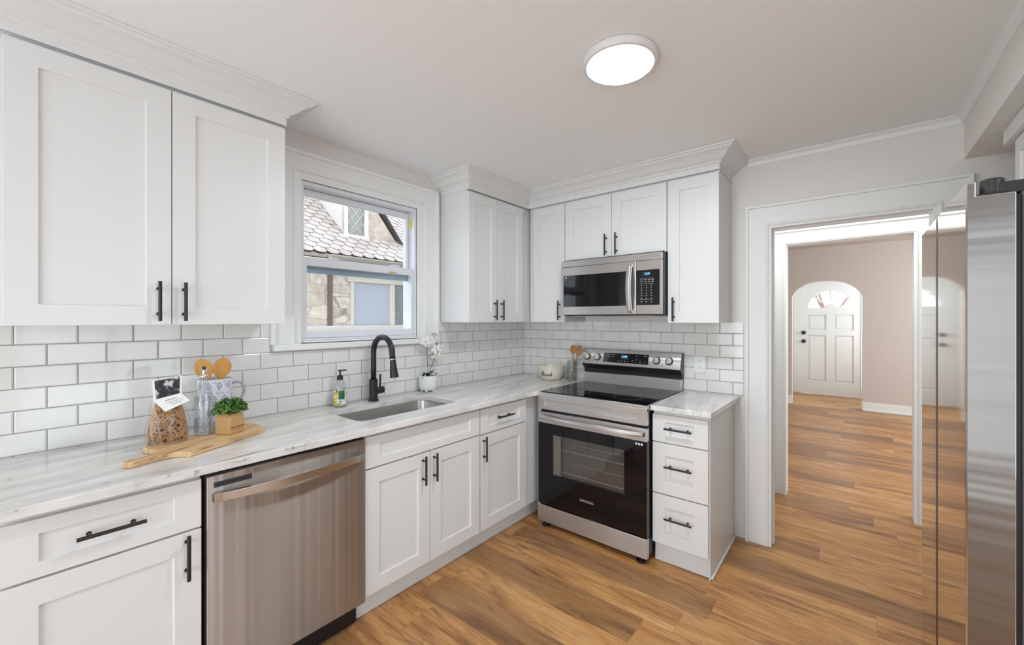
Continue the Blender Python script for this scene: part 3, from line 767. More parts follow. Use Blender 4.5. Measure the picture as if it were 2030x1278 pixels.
# ------------------------------------------------------------------ outlet
ot = thing('wall_outlet', 'white double wall outlet on the tiles right of the range', 'outlet', (1.548, -.0082, 1.110))
o = B(-.037, .037, -.006, 0, -.058, .058).build('cover_plate', mat('outlet_plastic', (.82, .82, .81), .35), ot, bevel=.003)
for zz in (.021, -.021):
    m = MB(); m.plate([[(.0165*math.cos(a)*1., zz+max(-.0125, min(.0125, .0165*math.sin(a)))) for a in [2*PI*k/24+.01 for k in range(24)]]], lambda a, b: (a, -.0075, b), (0, .003, 0))
    r_ = m.build('receptacle', MATS['outlet_plastic'], ot)
    m = MB(); m.box(-.008, -.0055, -.0079, -.007, zz-.001, zz+.008); m.box(.0055, .008, -.0079, -.007, zz, zz+.008); m.cyl((0, -.0079, zz-.008), (0, -.007, zz-.008), .0026, 12); m.build('slots', black, r_)

# ------------------------------------------------------------------ faucet
fy = -1.583
fa_ = thing('faucet', 'matte black gooseneck pull-down faucet behind the sink', 'faucet', (.075, fy, ZC))
m = MB(); m.lathe([(.001, 0), (.031, 0), (.031, .006), (.0265, .010), (.025, .012), (.025, .128), (.023, .132), (.001, .132)], (0, 0, 0), 32); m.build('base', black, fa_, smooth=True)
rt = .0165; Rr = .098; top = .295
path = [(0, 0, .125), (0, 0, .2), (0, 0, top)]
for k in range(1, 17):
    a = PI-(PI+.22)*k/16 if 0 else PI*(1-k/16)-.0
    path.append((Rr+Rr*math.cos(a), 0, top+Rr*math.sin(a)))
ex, ez = path[-1][0], path[-1][2]
path.append((ex+.006, 0, ez-.03))
m = MB(); m.tube(path, rt, 20); m.build('spout', black, fa_, smooth=2)
m = MB(); m.tube([(ex+.006, 0, ez-.028), (ex+.007, 0, ez-.033)], rt+.001, 20); m.build('collar', chrome, fa_, smooth=True)
m = MB(); m.tube([(ex+.007, 0, ez-.033), (ex+.009, 0, ez-.05), (ex+.016, 0, ez-.10), (ex+.022, 0, ez-.128), (ex+.023, 0, ez-.135)], [rt, rt+.001, .0215, .0245, .0235], 22); m.build('spray_head', black, fa_, smooth=True)
m = MB(); m.cyl((0, .01, .058), (0, .066, .060), .0215, 24); m.build('valve', black, fa_, smooth=True)
m = MB(); m.cyl((0, .045, .075), (0, .047, .158), .0052, 12, .0062); m.build('lever', black, fa_, smooth=True)

# ------------------------------------------------------------------ soap bottle
sp = thing('soap_dispenser', 'clear hand soap pump bottle with yellow and green label', 'soap bottle', (.075, -1.795, ZC))
m = MB(); m.lathe([(.001, .001), (.031, .001), (.034, .005), (.034, .100), (.031, .118), (.022, .142), (.0145, .152), (.0145, .158)], (0, 0, 0), 28); m.build('bottle', bottleg, sp, smooth=True)
soapm = mat('soap_liquid', s2l((196, 198, 190)), .2)
m = MB(); m.lathe([(.001, .003), (.030, .003), (.0325, .006), (.0325, .092), (.001, .092)], (0, 0, 0), 28); m.build('liquid_soap', soapm, sp, smooth=True)
def labelm():
    m = mat('soap_label', (.9, .9, .9), .4); t = NT(m); x, y, zz, o = t.pos()
    n1 = t.noise(o, 42, 1, .5); n2 = t.noise(o, 55, 2, .5)
    c = t.mix(t.ramp(n1, [(.50, g(0)), (.54, g(1))]), s2l((232, 236, 232)), s2l((236, 200, 40)))
    c = t.mix(t.ramp(n2, [(.60, g(0)), (.63, g(1))]), c, s2l((40, 90, 70)))
    t.l(c, t.b.inputs['Base Color']); return m
lm = labelm()
m = MB(); seg = 28
def arc(r, a0, a1, z0, z1, n=14):
    out = [[(r*math.cos(R(a0+(a1-a0)*k/n)), r*math.sin(R(a0+(a1-a0)*k/n)), zz) for zz in (z0, z1)] for k in range(n+1)]
    return out
m.rings(arc(.0348, -150, 60, .012, .098), False, False, False); m.build('label', lm, sp, smooth=True)
m = MB(); m.rings(arc(.0352, -40, 15, .045, .095), False, False, False); m.build('green_patch', mat('soap_green', s2l((28, 106, 66)), .4), sp, smooth=True)
m = MB(); m.lathe([(.016, .152), (.0165, .156), (.0165, .172), (.010, .178), (.005, .180), (.005, .200), (.011, .201), (.011, .209), (.001, .210)], (0, 0, 0), 20); m.box(-.004, .004, 0, .038, .201, .208); m.build('pump', blackp, sp, smooth=True)

# ------------------------------------------------------------------ orchid
oc = thing('orchid', 'white artificial orchid in a ribbed white footed pot', 'potted plant', (.075, -1.165, ZC))
potm = mat('white_ceramic', (.80, .80, .785), .35)
m = MB(); m.lathe([(.001, .012), (.045, .012), (.056, .020), (.062, .040), (.064, .070), (.064, .110), (.060, .112), (.056, .108), (.056, .095), (.001, .095)], (0, 0, 0), 48); po = m.build('pot', potm, oc, smooth=True)
for k in range(5):
    a = 2*PI*k/5+.3; m = MB(); m.sphere((.042*math.cos(a), .042*math.sin(a), .0085), .0085); m.build('foot', potm, po, smooth=True)
m = MB(); m.lathe([(.055, .096), (.001, .102)], (0, 0, 0), 24); m.build('soil', mat('soil', (.03, .022, .015), .9), oc)
leafm = mat('orchid_leaf', s2l((24, 62, 34)), .35)
def leaf(path, w, up=Vector((0, 0, 1))):
    m = MB(); rings = []; n = len(path)
    for i, p in enumerate(path):
        p = Vector(p); d = (Vector(path[min(i+1, n-1)])-Vector(path[max(i-1, 0)])).normalized(); s = d.cross(up).normalized(); t = i/(n-1); ww = w*math.sin(PI*(.12+.86*t))**.7
        nn = s.cross(d)
        rings.append([p-s*ww+nn*ww*.25, p-nn*.0008, p+s*ww+nn*ww*.25, p+nn*.0012])
    m.rings(rings); return m
for p in ([(0, -.005, .10), (.01, -.02, .125), (.015, -.04, .13), (.018, -.055, .115), (.02, -.062, .095)],
          [(0, 0, .10), (0, .015, .125), (.005, .035, .138), (.01, .055, .148)],
          [(0, .004, .10), (.01, .02, .12), (.015, .035, .13), (.02, .05, .125), (.02, .062, .108)],
          [(0, -.002, .10), (-.01, -.015, .125), (-.02, -.03, .128)]):
    leaf(p, .013).build('leaf', leafm, oc, smooth=True)
stemm = mat('orchid_stem', s2l((58, 72, 48)), .5)
s1 = [(0, 0, .10), (0, -.002, .16), (.0, -.008, .21), (0, -.012, .26), (0, -.011, .30), (.002, -.002, .322), (.004, .02, .345), (.006, .045, .362), (.006, .06, .375)]
s2 = [(0, .004, .10), (.0, .018, .15), (0, .038, .19), (0, .056, .222), (.002, .066, .250), (.004, .075, .272)]
m = MB(); m.tube(s1, .0022, 8); m.build('stem', stemm, oc, smooth=True)
m = MB(); m.tube(s2, .0022, 8); m.tube([s2[3], (.004, .074, .222), (.004, .084, .238)], .0015, 6); m.build('stem', stemm, oc, smooth=True)
petm = mat('orchid_petal', (.86, .85, .83), .5); petc = mat('orchid_throat', s2l((214, 190, 150)), .5)
def flower(c, rx, rz, s):
    M = Matrix.Translation(c) @ Matrix.Rotation(rz, 4, 'Z') @ Matrix.Rotation(rx, 4, 'X')
    m = MB()
    for k, (w, l) in enumerate(((.62, 1.), (.95, 1.05), (.6, .95), (.6, .95), (.95, 1.05))):
        a = PI/2+2*PI*k/5; rows = []
        for i in range(6):
            t = i/5; hw = s*.42*w*math.sin(PI*(.08+.84*t))**.8; d = s*l*t
            rows.append([M @ (Matrix.Rotation(a, 4, 'Y') @ Vector((d, -s*.18*math.sin(PI*t)*.8+jj*0, hw*jj))) for jj in (-1, -.5, 0, .5, 1)])
        m.rings(rows, False, False, False)
    o = m.build('flower', petm, oc, smooth=True)
    m = MB(); m.sphere(M @ Vector((0, -s*.12, -s*.08)), s*.16, 1, 1, 1.2, 8, 6); m.build('throat', petc, o, smooth=True)
fl = [((.02, -.038, .348), .2, 1.0, .030), ((.025, -.008, .352), .1, 1.4, .033), ((.02, .028, .352), -.1, 1.9, .030), ((.022, .004, .325), .5, 1.6, .026),
      ((.02, .055, .295), .2, 1.2, .030), ((.022, .092, .298), 0, 1.8, .032), ((.02, .098, .262), .1, 1.9, .031), ((.02, .058, .248), .5, 1.3, .032), ((.01, .078, .272), .3, 1.6, .026)]
for c, rx, rz, s in fl: flower(c, rx, rz, s*1.25)
m = MB()
for c in ((.006, .030, .395), (.006, .048, .400), (.006, .066, .392)):
    m.tube([(.006, .040, .372), c], .0012, 6); m.sphere(c, .0042, 1, 1, 1.4, 8, 6)
m.sphere((.004, .108, .322), .005); m.build('buds', stemm, oc, smooth=True)

# ------------------------------------------------------------------ cutting board and things on it
Zb = ZC+.020
bo = [(.448, -2.745), (.462, -2.748), (.482, -2.738), (.488, -2.722), (.476, -2.700), (.466, -2.665), (.462, -2.640), (.466, -2.612), (.478, -2.594), (.494, -2.584), (.500, -2.572), (.345, -2.285), (.325, -2.270), (.215, -2.276), (.196, -2.292), (.176, -2.330), (.268, -2.640), (.276, -2.662), (.296, -2.672), (.322, -2.668), (.372, -2.652), (.405, -2.650), (.425, -2.672), (.440, -2.715)]
hole_ = [(.452+.007*math.cos(a), -2.722+.007*math.sin(a)) for a in [2*PI*k/14 for k in range(14)]]
bx, by = .34, -2.47
boL = [(a-bx, b-by) for a, b in bo]; hoL = [(a-bx, b-by) for a, b in hole_]
ang = math.atan2(.907, -.42)
bd = thing('cutting_board', 'acacia cutting board with handle lying on the marble counter', 'cutting board', (bx, by, ZC+.0005), ang)
ca, sa = math.cos(-ang), math.sin(-ang)
rotp = lambda p: (p[0]*ca-p[1]*sa, p[0]*sa+p[1]*ca)
MB().plate([[rotp(p) for p in boL], [rotp(p) for p in hoL]], lambda a, b: (a, b, .0195), (0, 0, -.0195)).build('board', boardw, bd, bevel=.003, seg=3)

# pasta bag
pb = thing('pasta_bag', 'clear cellophane bag of brown pasta with folded paper header', 'food bag', (.285, -2.597, Zb+.0005), R(-8))
pm = mat('pasta', s2l((188, 148, 108)), .5)
rnd = random.Random(11); m = MB()
def bagw(zz): # half sizes at height
    t = min(1, max(0, zz/.16)); return (.042*(1-.45*t**2.5), .064*(1-.42*t**2.2))
for k in range(300):
    zz = .014+.135*rnd.random()**1.15; dx, dy = bagw(zz); side = rnd.random()
    th = rnd.uniform(-1.7, 1.7); cxx = dx*math.cos(th)*.74; cyy = dy*math.sin(th)*.74
    if rnd.random() < .2: cxx *= .3
    ra = rnd.uniform(.010, .026); a0 = rnd.uniform(0, 6.28); n = rnd.randint(12, 20); tl = rnd.uniform(-.5, .5); pth = []
    Mx = Matrix.Rotation(rnd.uniform(-.7, .7), 3, 'Z') @ Matrix.Rotation(rnd.uniform(-.5, .5), 3, 'Y')
    for i in range(n):
        a = a0+i*.42; q = Mx @ Vector((rnd.uniform(-.002, .002), ra*math.cos(a), ra*.8*math.sin(a)))
        p = Vector((cxx, cyy, zz))+q; lx, ly = bagw(p.z); e = (p.x/lx)**2+(p.y/ly)**2
        if e > .88: p.x *= .94/math.sqrt(e); p.y *= .94/math.sqrt(e)
        p.z = max(.004, min(.168, p.z)); pth.append(p)
    m.tube(pth, rnd.uniform(.0013, .0022), 5)
pa = m.build('pasta', pm, pb, smooth=True); pa['kind'] = 'stuff'
m = MB(); m.lathe([(.6, .004), (.80, .03), (.78, .07), (.68, .10), (.5, .13), (.2, .15)], (0, 0, 0), 20, .042, .064, True); m.build('pasta_core', mat('pasta_dark', s2l((112, 76, 50)), .7), pb, smooth=True)
m = MB(); rings = []
for zz, sx, sy in ((.001, .036, .058), (.006, .043, .066), (.04, .044, .067), (.09, .041, .064), (.13, .030, .054), (.165, .014, .046), (.195, .004, .040), (.232, .002, .036)):
    rings.append([(sx*math.cos(a)*(1+.05*math.sin(5*a+zz*40)), sy*math.sin(a)*(1+.04*math.sin(7*a+zz*30)), zz) for a in [2*PI*k/40 for k in range(40)]])
m.rings(rings, True, True, True); m.build('bag', film, pb, smooth=True)
# header card, folded over the top and leaning forward
paper = mat('header_paper', (.82, .81, .78), .6)
hc = [(.0035, -.046, .243), (.0035, .036, .256), (.030, .033, .205), (.030, -.045, .182), (.052, .050, .180), (.060, -.016, .144)]
P = [Vector(p) for p in ((.004, -.046, .243), (.004, .042, .256), (.022, .040, .186), (.022, -.042, .168), (.046, .064, .160), (.054, -.010, .128))]
def quadplate(a, b, c, d, th, nm, mt, par):
    n = (b-a).cross(d-a).normalized()*th; m = MB(); m.rings([[a, b, c, d], [a+n, b+n, c+n, d+n]]); return m.build(nm, mt, par)
hd = quadplate(P[0], P[1], P[2], P[3], .0008, 'header_card', paper, pb)
quadplate(P[3], P[2], P[4], P[5], .0008, 'header_flap', paper, hd)
P2 = [Vector((-a.x, a.y, a.z)) for a in (P[0], P[1], P[2], P[3])]
quadplate(P2[0], P2[1], P2[2], P2[3], .0008, 'header_back', paper, hd)

def photom():
    m = mat('header_photo', (.1, .1, .1), .5); t = NT(m); x, y, zz, o = t.pos()
    n1 = t.noise(o, 38, 3, .6); t.l(t.ramp(n1, [(.45, s2l((22, 24, 30))), (.55, s2l((60, 62, 66))), (.62, s2l((190, 190, 188)))]), t.b.inputs['Base Color']); return m
def lerp4(u, v): return (P[0]*(1-u)+P[1]*u)*(1-v)+(P[3]*(1-u)+P[2]*u)*v
nn = (P[1]-P[0]).cross(P[3]-P[0]).normalized(); nn = nn if nn.x > 0 else -nn
q = [lerp4(u, v)+nn*.0012 for u, v in ((.08, .04), (.93, .04), (.93, .95), (.08, .95))]
quadplate(*q, .0003, 'header_photo', photom(), hd)
m = MB(); nf = (P[2]-P[3]).cross(P[5]-P[3]).normalized(); nf = nf if nf.x > 0 else -nf
for v, u0, u1, hh in ((.22, .30, .72, .05), (.42, .30, .85, .02), (.50, .35, .70, .02), (.62, .38, .86, .03), (.74, .42, .70, .02)):
    def fl_(u, vv): return (P[3]*(1-u)+P[2]*u)*(1-vv)+(P[5]*(1-u)+P[4]*u)*vv+nf*.0011
    u = u0
    while u < u1:
        w = rnd.uniform(.02, .05); aa = [fl_(u, v), fl_(u+w, v), fl_(u+w, v+hh), fl_(u, v+hh)]; m.rings([aa, [p+nf*.0002 for p in aa]]); u += w+.018
m.build('header_print', mat('print_ink', (.12, .12, .12), .6), hd)

# glass oil bottle
ob = thing('oil_bottle', 'embossed clear glass oil bottle with steel pourer on the board', 'bottle', (.258, -2.476, Zb+.0005), R(20))
m = MB(); prof = [(.0, .0015), (.027, .0015), (.031, .006), (.031, .11), (.031, .160), (.027, .178), (.018, .196), (.013, .210), (.012, .235), (.015, .237), (.015, .244), (.012, .245)]
rings = []
for r_, zz in prof:
    sq = .35 if zz < .165 else 0
    rings.append([(r_*math.cos(a)*(1+sq*.22*math.cos(4*a-PI)*-1*.5)*(1+(.02*math.cos(24*a) if zz < .09 else 0)), r_*math.sin(a)*(1+sq*.22*math.cos(4*a-PI)*-.5)*(1+(.02*math.cos(24*a) if zz < .09 else 0)), zz) for a in [2*PI*k/72 for k in range(72)]])
m.rings(rings, True, True, False); bt = m.build('glass', bottleg, ob, smooth=True)
m = MB()
for a0 in range(4):
    A = a0*PI/2
    for k in range(5):
        a = A-.32+k*.16; m.tube([(.0325*math.cos(a), .0325*math.sin(a), .01), (.0325*math.cos(a), .0325*math.sin(a), .07)], .0014, 6)
    arcp = [(.0325*math.cos(A+.5*math.cos(t)), .0325*math.sin(A+.5*math.cos(t)), .10+.035*math.sin(t)) for t in [PI*k/10 for k in range(11)]]
    m.tube(arcp, .0014, 6)
    for k in range(9):
        a = A+rnd.uniform(-.4, .4); m.sphere((.031*math.cos(a), .031*math.sin(a), rnd.uniform(.135, .165)), .0026, u=6, v=4)
m.build('embossing', jarg, bt, smooth=True)
m = MB(); m.lathe([(.0155, .238), (.016, .242), (.013, .247), (.006, .249), (.0052, .262), (.0052, .270), (.001, .270)], (0, 0, 0), 18); pr = m.build('pourer', chrome, ob, smooth=True)
m = MB(); m.cyl((0, 0, .268), (.001, 0, .281), .0062, 14); m.build('pourer_cap', blackp, pr, smooth=True)

# patterned mug holding utensils
mg = thing('patterned_mug', 'tall white mug with grey-blue diamond pattern holding wooden utensils', 'mug', (.115, -2.400, ZC))
def mugm():
    m = mat('mug_glaze', (.8, .8, .82), .25); t = NT(m); x, y, zz, o = t.pos()
    an = t.math('ARCTAN2', y, x); u = t.math('MULTIPLY', an, 10/(2*PI)); v = t.math('DIVIDE', zz, .058)
    vi = t.math('FLOOR', v); uu = t.math('ADD', u, t.math('MULTIPLY', t.math('MODULO', vi, 2.), .5))
    fu = t.math('ABSOLUTE', t.math('SUBTRACT', t.math('SUBTRACT', uu, t.math('FLOOR', uu)), .5)); fv = t.math('ABSOLUTE', t.math('SUBTRACT', t.math('SUBTRACT', v, vi), .5))
    d = t.math('ADD', t.math('MULTIPLY', fu, 1.15), fv)
    c = t.ramp(d, [(0, s2l((92, 100, 122))), (.075, s2l((92, 100, 122))), (.09, s2l((226, 228, 234))), (.20, s2l((226, 228, 234))), (.22, s2l((118, 126, 146))), (.30, s2l((118, 126, 146))), (.33, s2l((222, 224, 232))), (.46, s2l((222, 224, 232)))])
    nz = t.ramp(t.noise(o, 70, 2, .5), [(.56, g(0)), (.62, g(.6))])
    c = t.mix(nz, c, s2l((150, 156, 170)))
    t.l(c, t.b.inputs['Base Color']); return m
m = MB(); m.lathe([(.001, .001), (.054, .001), (.060, .006), (.063, .05), (.064, .228), (.062, .231), (.060, .228), (.059, .02), (.001, .012)], (0, 0, 0), 48); m.build('cup', mugm(), mg, smooth=True)
m = MB(); hp = [(.0, .060, .200), (.0, .080, .206), (.0, .100, .202), (.0, .113, .185), (.0, .115, .160), (.0, .105, .130), (.0, .088, .105), (.0, .061, .090)]
m.tube(hp, [.006, .0055, .0055, .006, .0065, .0065, .006, .006], 10); m.build('handle', mat('mug_handle', s2l((170, 172, 180)), .3), mg, smooth=2)
def spoon(name, label, base, tip, head_len, head_w, hole=False, tines=False, flat=True, matl=None, side=Vector((0, 1, 0)), group=None):
    base = Vector(base); tip = Vector(tip); d = (tip-base); L = d.length; d.normalize(); s = (side-d*side.dot(d)).normalized(); n = d.cross(s)
    root = thing(name, label, 'utensil', base)
    nh = 14; outl = []; outr = []
    N = 22; hl = head_len/L
    m = MB(); lp = []
    def w(t):
        if t < 1-hl: return .0055
        q = (t-(1-hl))/hl; return max(.0055*(1-q), head_w*math.sin(PI*min(1, q*.52+.0)*1.0 if 0 else PI*q**1.15)**.62 if q < 1 else 0)
    ts = [0, .3, .6]+[1-hl+hl*k/16 for k in range(17)]
    Lp = [(L*t, w(t)) for t in ts]; lp = [(a, -b) for a, b in Lp[:-1]]+[(L, 0)]+[(a, b) for a, b in Lp[:-1]][::-1]
    loops = [lp]
    if hole:
        c = L-head_len*.52; loops.append([(c+.011*math.cos(2*PI*k/16), .011*math.sin(2*PI*k/16)) for k in range(16)])
    if tines:
        for k in (-1, 0, 1):
            c = L-head_len*.50; ww = head_w*.10; loops.append([(c-.022, k*head_w*.36-ww), (c+.022, k*head_w*.36-ww), (c+.022, k*head_w*.36+ww), (c-.022, k*head_w*.36+ww)])
    m.plate(loops, lambda a, b: d*a+s*b+n*.0025, -n*.005)
    m.build('utensil_blank', matl or spoonw, root, bevel=.0015)
    return root
spoon('wooden_spatula', 'wooden spatula with a round hole, left in the patterned mug', (.150, -2.372, ZC+.014), (.125, -2.458, 1.246), .105, .034, hole=True)
spoon('wooden_spoon', 'wooden spoon standing right of the spatula in the patterned mug', (.100, -2.405, ZC+.014), (.136, -2.372, 1.246), .105, .036)

# potted herb in kraft wrap
hb = thing('potted_herb', 'small bushy green herb in a square kraft paper pot', 'potted plant', (.318, -2.400, Zb+.0005), R(28))
kraft = mat('kraft_paper', s2l((196, 156, 104)), .75)
s_ = .034
m = MB()
rings = []
for zz, w, j in ((0, .033, 0), (.004, .036, 0), (.05, .037, 0), (.070, .036, .001), (.082, .029, .003), (.084, .027, .003)):
    lp = roundrect(-w, w, -w, w, .003 if zz < .06 else .008, 3)
    rings.append([(a+j*math.sin(k*1.7), b+j*math.cos(k*2.3), zz+j*.8*math.sin(k*1.3)) for k, (a, b) in enumerate(lp)])
m.rings(rings, True, True, False); kp_ = m.build('pot', kraft, hb)
m = MB(); m.box(-.027, .027, -.027, .027, .070, .076); m.build('soil', MATS['soil'], hb)
text('HERB GARDEN', .0105, Matrix.Translation((.0372, .0, .028)) @ Matrix.Rotation(PI/2, 4, 'Z') @ Matrix.Rotation(PI/2, 4, 'X'), mat('pot_ink', s2l((110, 78, 44)), .7), 'pot_text', kp_, .0002, sx=.92)
m = MB(); m.box(.0370, .0374, -.02, .02, .018, .0188); m.build('pot_print', MATS['pot_ink'], kp_)
hm = mat('herb_leaf', s2l((60, 112, 40)), .5); t = NT(hm); _, _, _, oo = t.pos()
t.l(t.ramp(t.noise(oo, 60, 2, .5), [(.35, s2l((34, 82, 26))), (.65, s2l((104, 152, 62)))]), t.b.inputs['Base Color'])
m = MB(); rnd = random.Random(5)
for k in range(520):
    th = rnd.uniform(0, 2*PI); ph = math.acos(rnd.uniform(-.25, 1)); rr_ = rnd.uniform(.55, 1)
    c = Vector((.054*rr_*math.sin(ph)*math.cos(th), .070*rr_*math.sin(ph)*math.sin(th), .098+.052*rr_*math.cos(ph)))
    Mr = Matrix.Rotation(rnd.uniform(0, 6.28), 3, 'Z') @ Matrix.Rotation(rnd.uniform(-1.1, 1.1), 3, 'X') @ Matrix.Rotation(rnd.uniform(-.8, .8), 3, 'Y'); r0 = rnd.uniform(.0045, .0085)
    ptsl = []
    for i in range(10):
        a = 2*PI*i/10; q = r0*(1 if i % 2 == 0 else .68); ptsl.append(c+Mr @ Vector((q*math.cos(a), q*math.sin(a), .18*q*math.sin(3*a))))
    vs = [m.bm.verts.new(p) for p in ptsl]; cv = m.bm.verts.new(c-Mr @ Vector((0, 0, .0018)))
    for i in range(10): m._f([vs[i], vs[(i+1) % 10], cv])
m.build('foliage', hm, hb)
m = MB()
for k in range(14):
    a = 2*PI*k/14; m.tube([(.012*math.cos(a), .012*math.sin(a), .074), (.03*math.cos(a), .036*math.sin(a), .105)], .0012, 5)
m.build('stems', hm, hb)

# ------------------------------------------------------------------ bowl
bw = thing('mixing_bowl', 'cream ceramic mixing bowl lettered blend, in the counter corner', 'bowl', (.408, -.155, ZC))
cream = mat('cream_glaze', s2l((226, 220, 204)), .25)
m = MB(); prof = [(.001, .001), (.070, .001), (.082, .008), (.104, .045), (.110, .080), (.116, .108), (.121, .112), (.121, .120), (.115, .121), (.110, .110), (.098, .045), (.075, .014), (.001, .010)]
m.lathe(prof, (0, 0, 0), 56); m.build('bowl', cream, bw, smooth=True)
# hand lettering drawn as strokes over the side facing the room
def br(zz): # outer radius at height
    for (r0_, z0_), (r1_, z1_) in zip(prof[1:6], prof[2:6]):
        if z0_ <= zz <= z1_: return r0_+(r1_-r0_)*(zz-z0_)/(z1_-z0_)
    return .11
strokes = [ # letter space: x right, y up; about 5.6 wide
    [(.0, .0), (.15, .5), (.3, 1.2), (.28, 1.75), (.15, 1.7), (.12, .9), (.14, .2), (.35, .02), (.62, .2), (.62, .6), (.4, .78), (.2, .55)],
    [(.62, .5), (.95, .7), (1.2, 1.4), (1.12, 1.85), (.98, 1.6), (.98, .6), (1.1, .08), (1.35, .12), (1.6, .42), (1.85, .55), (1.82, .8), (1.6, .78), (1.5, .4), (1.7, .05), (2.0, .1), (2.25, .45)],
    [(2.25, .45), (2.38, .78), (2.42, .05)], [(2.42, .35), (2.65, .75), (2.85, .7), (2.88, .1), (3.1, .08), (3.3, .35)],
    [(3.95, .7), (3.6, .78), (3.4, .4), (3.55, .03), (3.85, .2), (4.1, 1.0), (4.15, 1.8), (4.08, .6), (4.2, .05), (4.5, .3)]]
a_c = R(-67); m = MB(); S = .0215
for st_ in strokes:
    pth = []
    for i in range(len(st_)-1):
        for q in (0, .34, .67): 
            pth.append((st_[i][0]*(1-q)+st_[i+1][0]*q, st_[i][1]*(1-q)+st_[i+1][1]*q))
    pth.append(st_[-1]); P3 = []
    for (lx, ly) in pth:
        zz = .040+ly*.0205; rr2 = br(zz)+.0006; a = a_c+(lx-2.9)*S/.108; P3.append((rr2*math.cos(a), rr2*math.sin(a), zz))
    m.tube(P3, .0021, 6)
m.build('lettering', black, bw, smooth=True, label='black script reading blend')

# glass jar with utensils
jr = thing('glass_jar', 'ribbed glass utensil jar between the bowl and the range', 'jar', (.592, -.120, ZC))
m = MB(); prof = []
for k in range(13): zz = .004+.012*k; prof += [(.040, zz), (.0435, zz+.006)]
m.lathe([(.001, .001), (.036, .001)]+prof+[(.040, .165), (.038, .165), (.038, .012), (.001, .010)], (0, 0, 0), 36); m.build('glass', jarg, jr, smooth=True)
m = MB()
for k in range(9): m.lathe([(.0428, .013+.0165*k), (.0442, .0145+.0165*k), (.0428, .016+.0165*k)], (0, 0, 0), 36)
m.build('ribs', mat('rib_glass', s2l((168, 176, 174)), .1, .2), jr, smooth=True)
spoon('wooden_spork', 'wooden serving fork-spoon at left in the ribbed glass jar', (.606, -.128, ZC+.014), (.594, -.105, 1.212), .080, .030, matl=spoonw2, side=Vector((1, 0, 0)))
spoon('slotted_spatula', 'slotted wooden spatula leaning right in the ribbed glass jar', (.575, -.112, ZC+.014), (.668, -.118, 1.210), .095, .027, tines=True, matl=spoonw2, side=Vector((1, 0, .3)))

# ------------------------------------------------------------------ neighbouring house seen through the window
def stone_mat():
    m = mat('house_stone', (.8, .8, .8), .85); t = NT(m); x, y, zz, o = t.pos()
    v0 = t.comb(t.math('MULTIPLY', y, 3.6), t.math('MULTIPLY', zz, 6.6), 0.)
    nz = t.n('ShaderNodeTexNoise'); t.l(v0, nz.inputs['Vector']); nz.inputs['Scale'].default_value = 1.2
    mp = t.n('ShaderNodeVectorMath', operation='MULTIPLY_ADD'); t.l(nz.outputs['Color'], mp.inputs[0]); mp.inputs[1].default_value = (.35, .35, 0); t.l(v0, mp.inputs[2])
    vo = t.n('ShaderNodeTexVoronoi', feature='DISTANCE_TO_EDGE', distance='CHEBYCHEV' if 0 else 'EUCLIDEAN'); t.l(mp.outputs[0], vo.inputs['Vector']); vo.inputs['Scale'].default_value = 1.1; vo.inputs['Randomness'].default_value = .6
    vc = t.n('ShaderNodeTexVoronoi'); t.l(mp.outputs[0], vc.inputs['Vector']); vc.inputs['Scale'].default_value = 1.1; vc.inputs['Randomness'].default_value = .6
    sp_ = t.n('ShaderNodeSeparateColor'); t.l(vc.outputs['Color'], sp_.inputs[0])
    c = t.ramp(sp_.outputs[0], [(0, s2l((207, 194, 178))), (.5, s2l((224, 219, 211))), (1, s2l((219, 207, 189)))])
    c = t.mix(t.ramp(t.noise(o, 9, 5, .6), [(.42, g(.55)), (.58, g(0))]), c, s2l((180, 163, 145)))
    c = t.mix(t.ramp(vo.outputs['Distance'], [(.0, g(.9)), (.035, g(0))]), c, s2l((145, 127, 112)))
    t.l(c, t.b.inputs['Base Color']); return m
cr = mat('house_cream_trim', s2l((215, 209, 196)), .6)
stucco = mat('house_stucco', (.6, .55, .5), .9); t = NT(stucco); _, _, _, oo = t.pos()
t.l(t.ramp(t.noise(oo, 3.0, 5, .65), [(.35, s2l((161, 144, 131))), (.65, s2l((205, 195, 181)))]), t.b.inputs['Base Color'])
shing = mat('roof_shingle', s2l((194, 186, 178)), .8); t = NT(shing); _, _, _, oo = t.pos()
t.l(t.ramp(t.noise(oo, 6, 3, .6), [(.35, s2l((165, 154, 146))), (.65, s2l((188, 179, 170)))]), t.b.inputs['Base Color'])
shedge = mat('roof_shingle_edge', s2l((76, 70, 65)), .9)  # shadow lines between shingles painted as dark edge faces; dormer roof shares it
H = thing('neighbor_house', 'pale stone house with fish-scale roof seen through the sink window', 'house', (-3.0, 0, 0))
def hx(v): return v+3.0
B(hx(-3.4), hx(-3.0), -3.0, 5.5, -1, 2.24).build('stone_wall', stone_mat(), H)
B(hx(-3.0), hx(-2.93), -3.0, 5.5, -1, 1.335).build('plinth', mat('plinth_stone', s2l((207, 202, 194)), .8), H, bevel=.02)
m = MB(); m.box(hx(-3.0), hx(-2.955), -.368, -.312, 1.336, 2.16); m.build('downspout', mat('downspout_brown', s2l((115, 98, 88)), .5), H, bevel=.008)
hw = MB(); hw.box(hx(-3.0), hx(-2.96), -.10, 1.9, 1.935, 2.035); hw.box(hx(-3.0), hx(-2.965), -.055, -.008, 1.336, 1.935); hw.box(hx(-3.0), hx(-2.965), .560, .640, 1.336, 1.935); hw.box(hx(-3.0), hx(-2.965), 1.4, 1.9, 1.336, 1.935)
hwo = hw.build('window_frame', cr, H, bevel=.006)
for a, b, c in ((-.008, .560, (178, 184, 196)), (.640, 1.4, (136, 140, 146))):
    B(hx(-3.0), hx(-2.99), a, b, 1.336, 1.935).build('window_pane', mat('curtained_pane_%d' % c[0], s2l(c), .12), hwo)
slope = .82
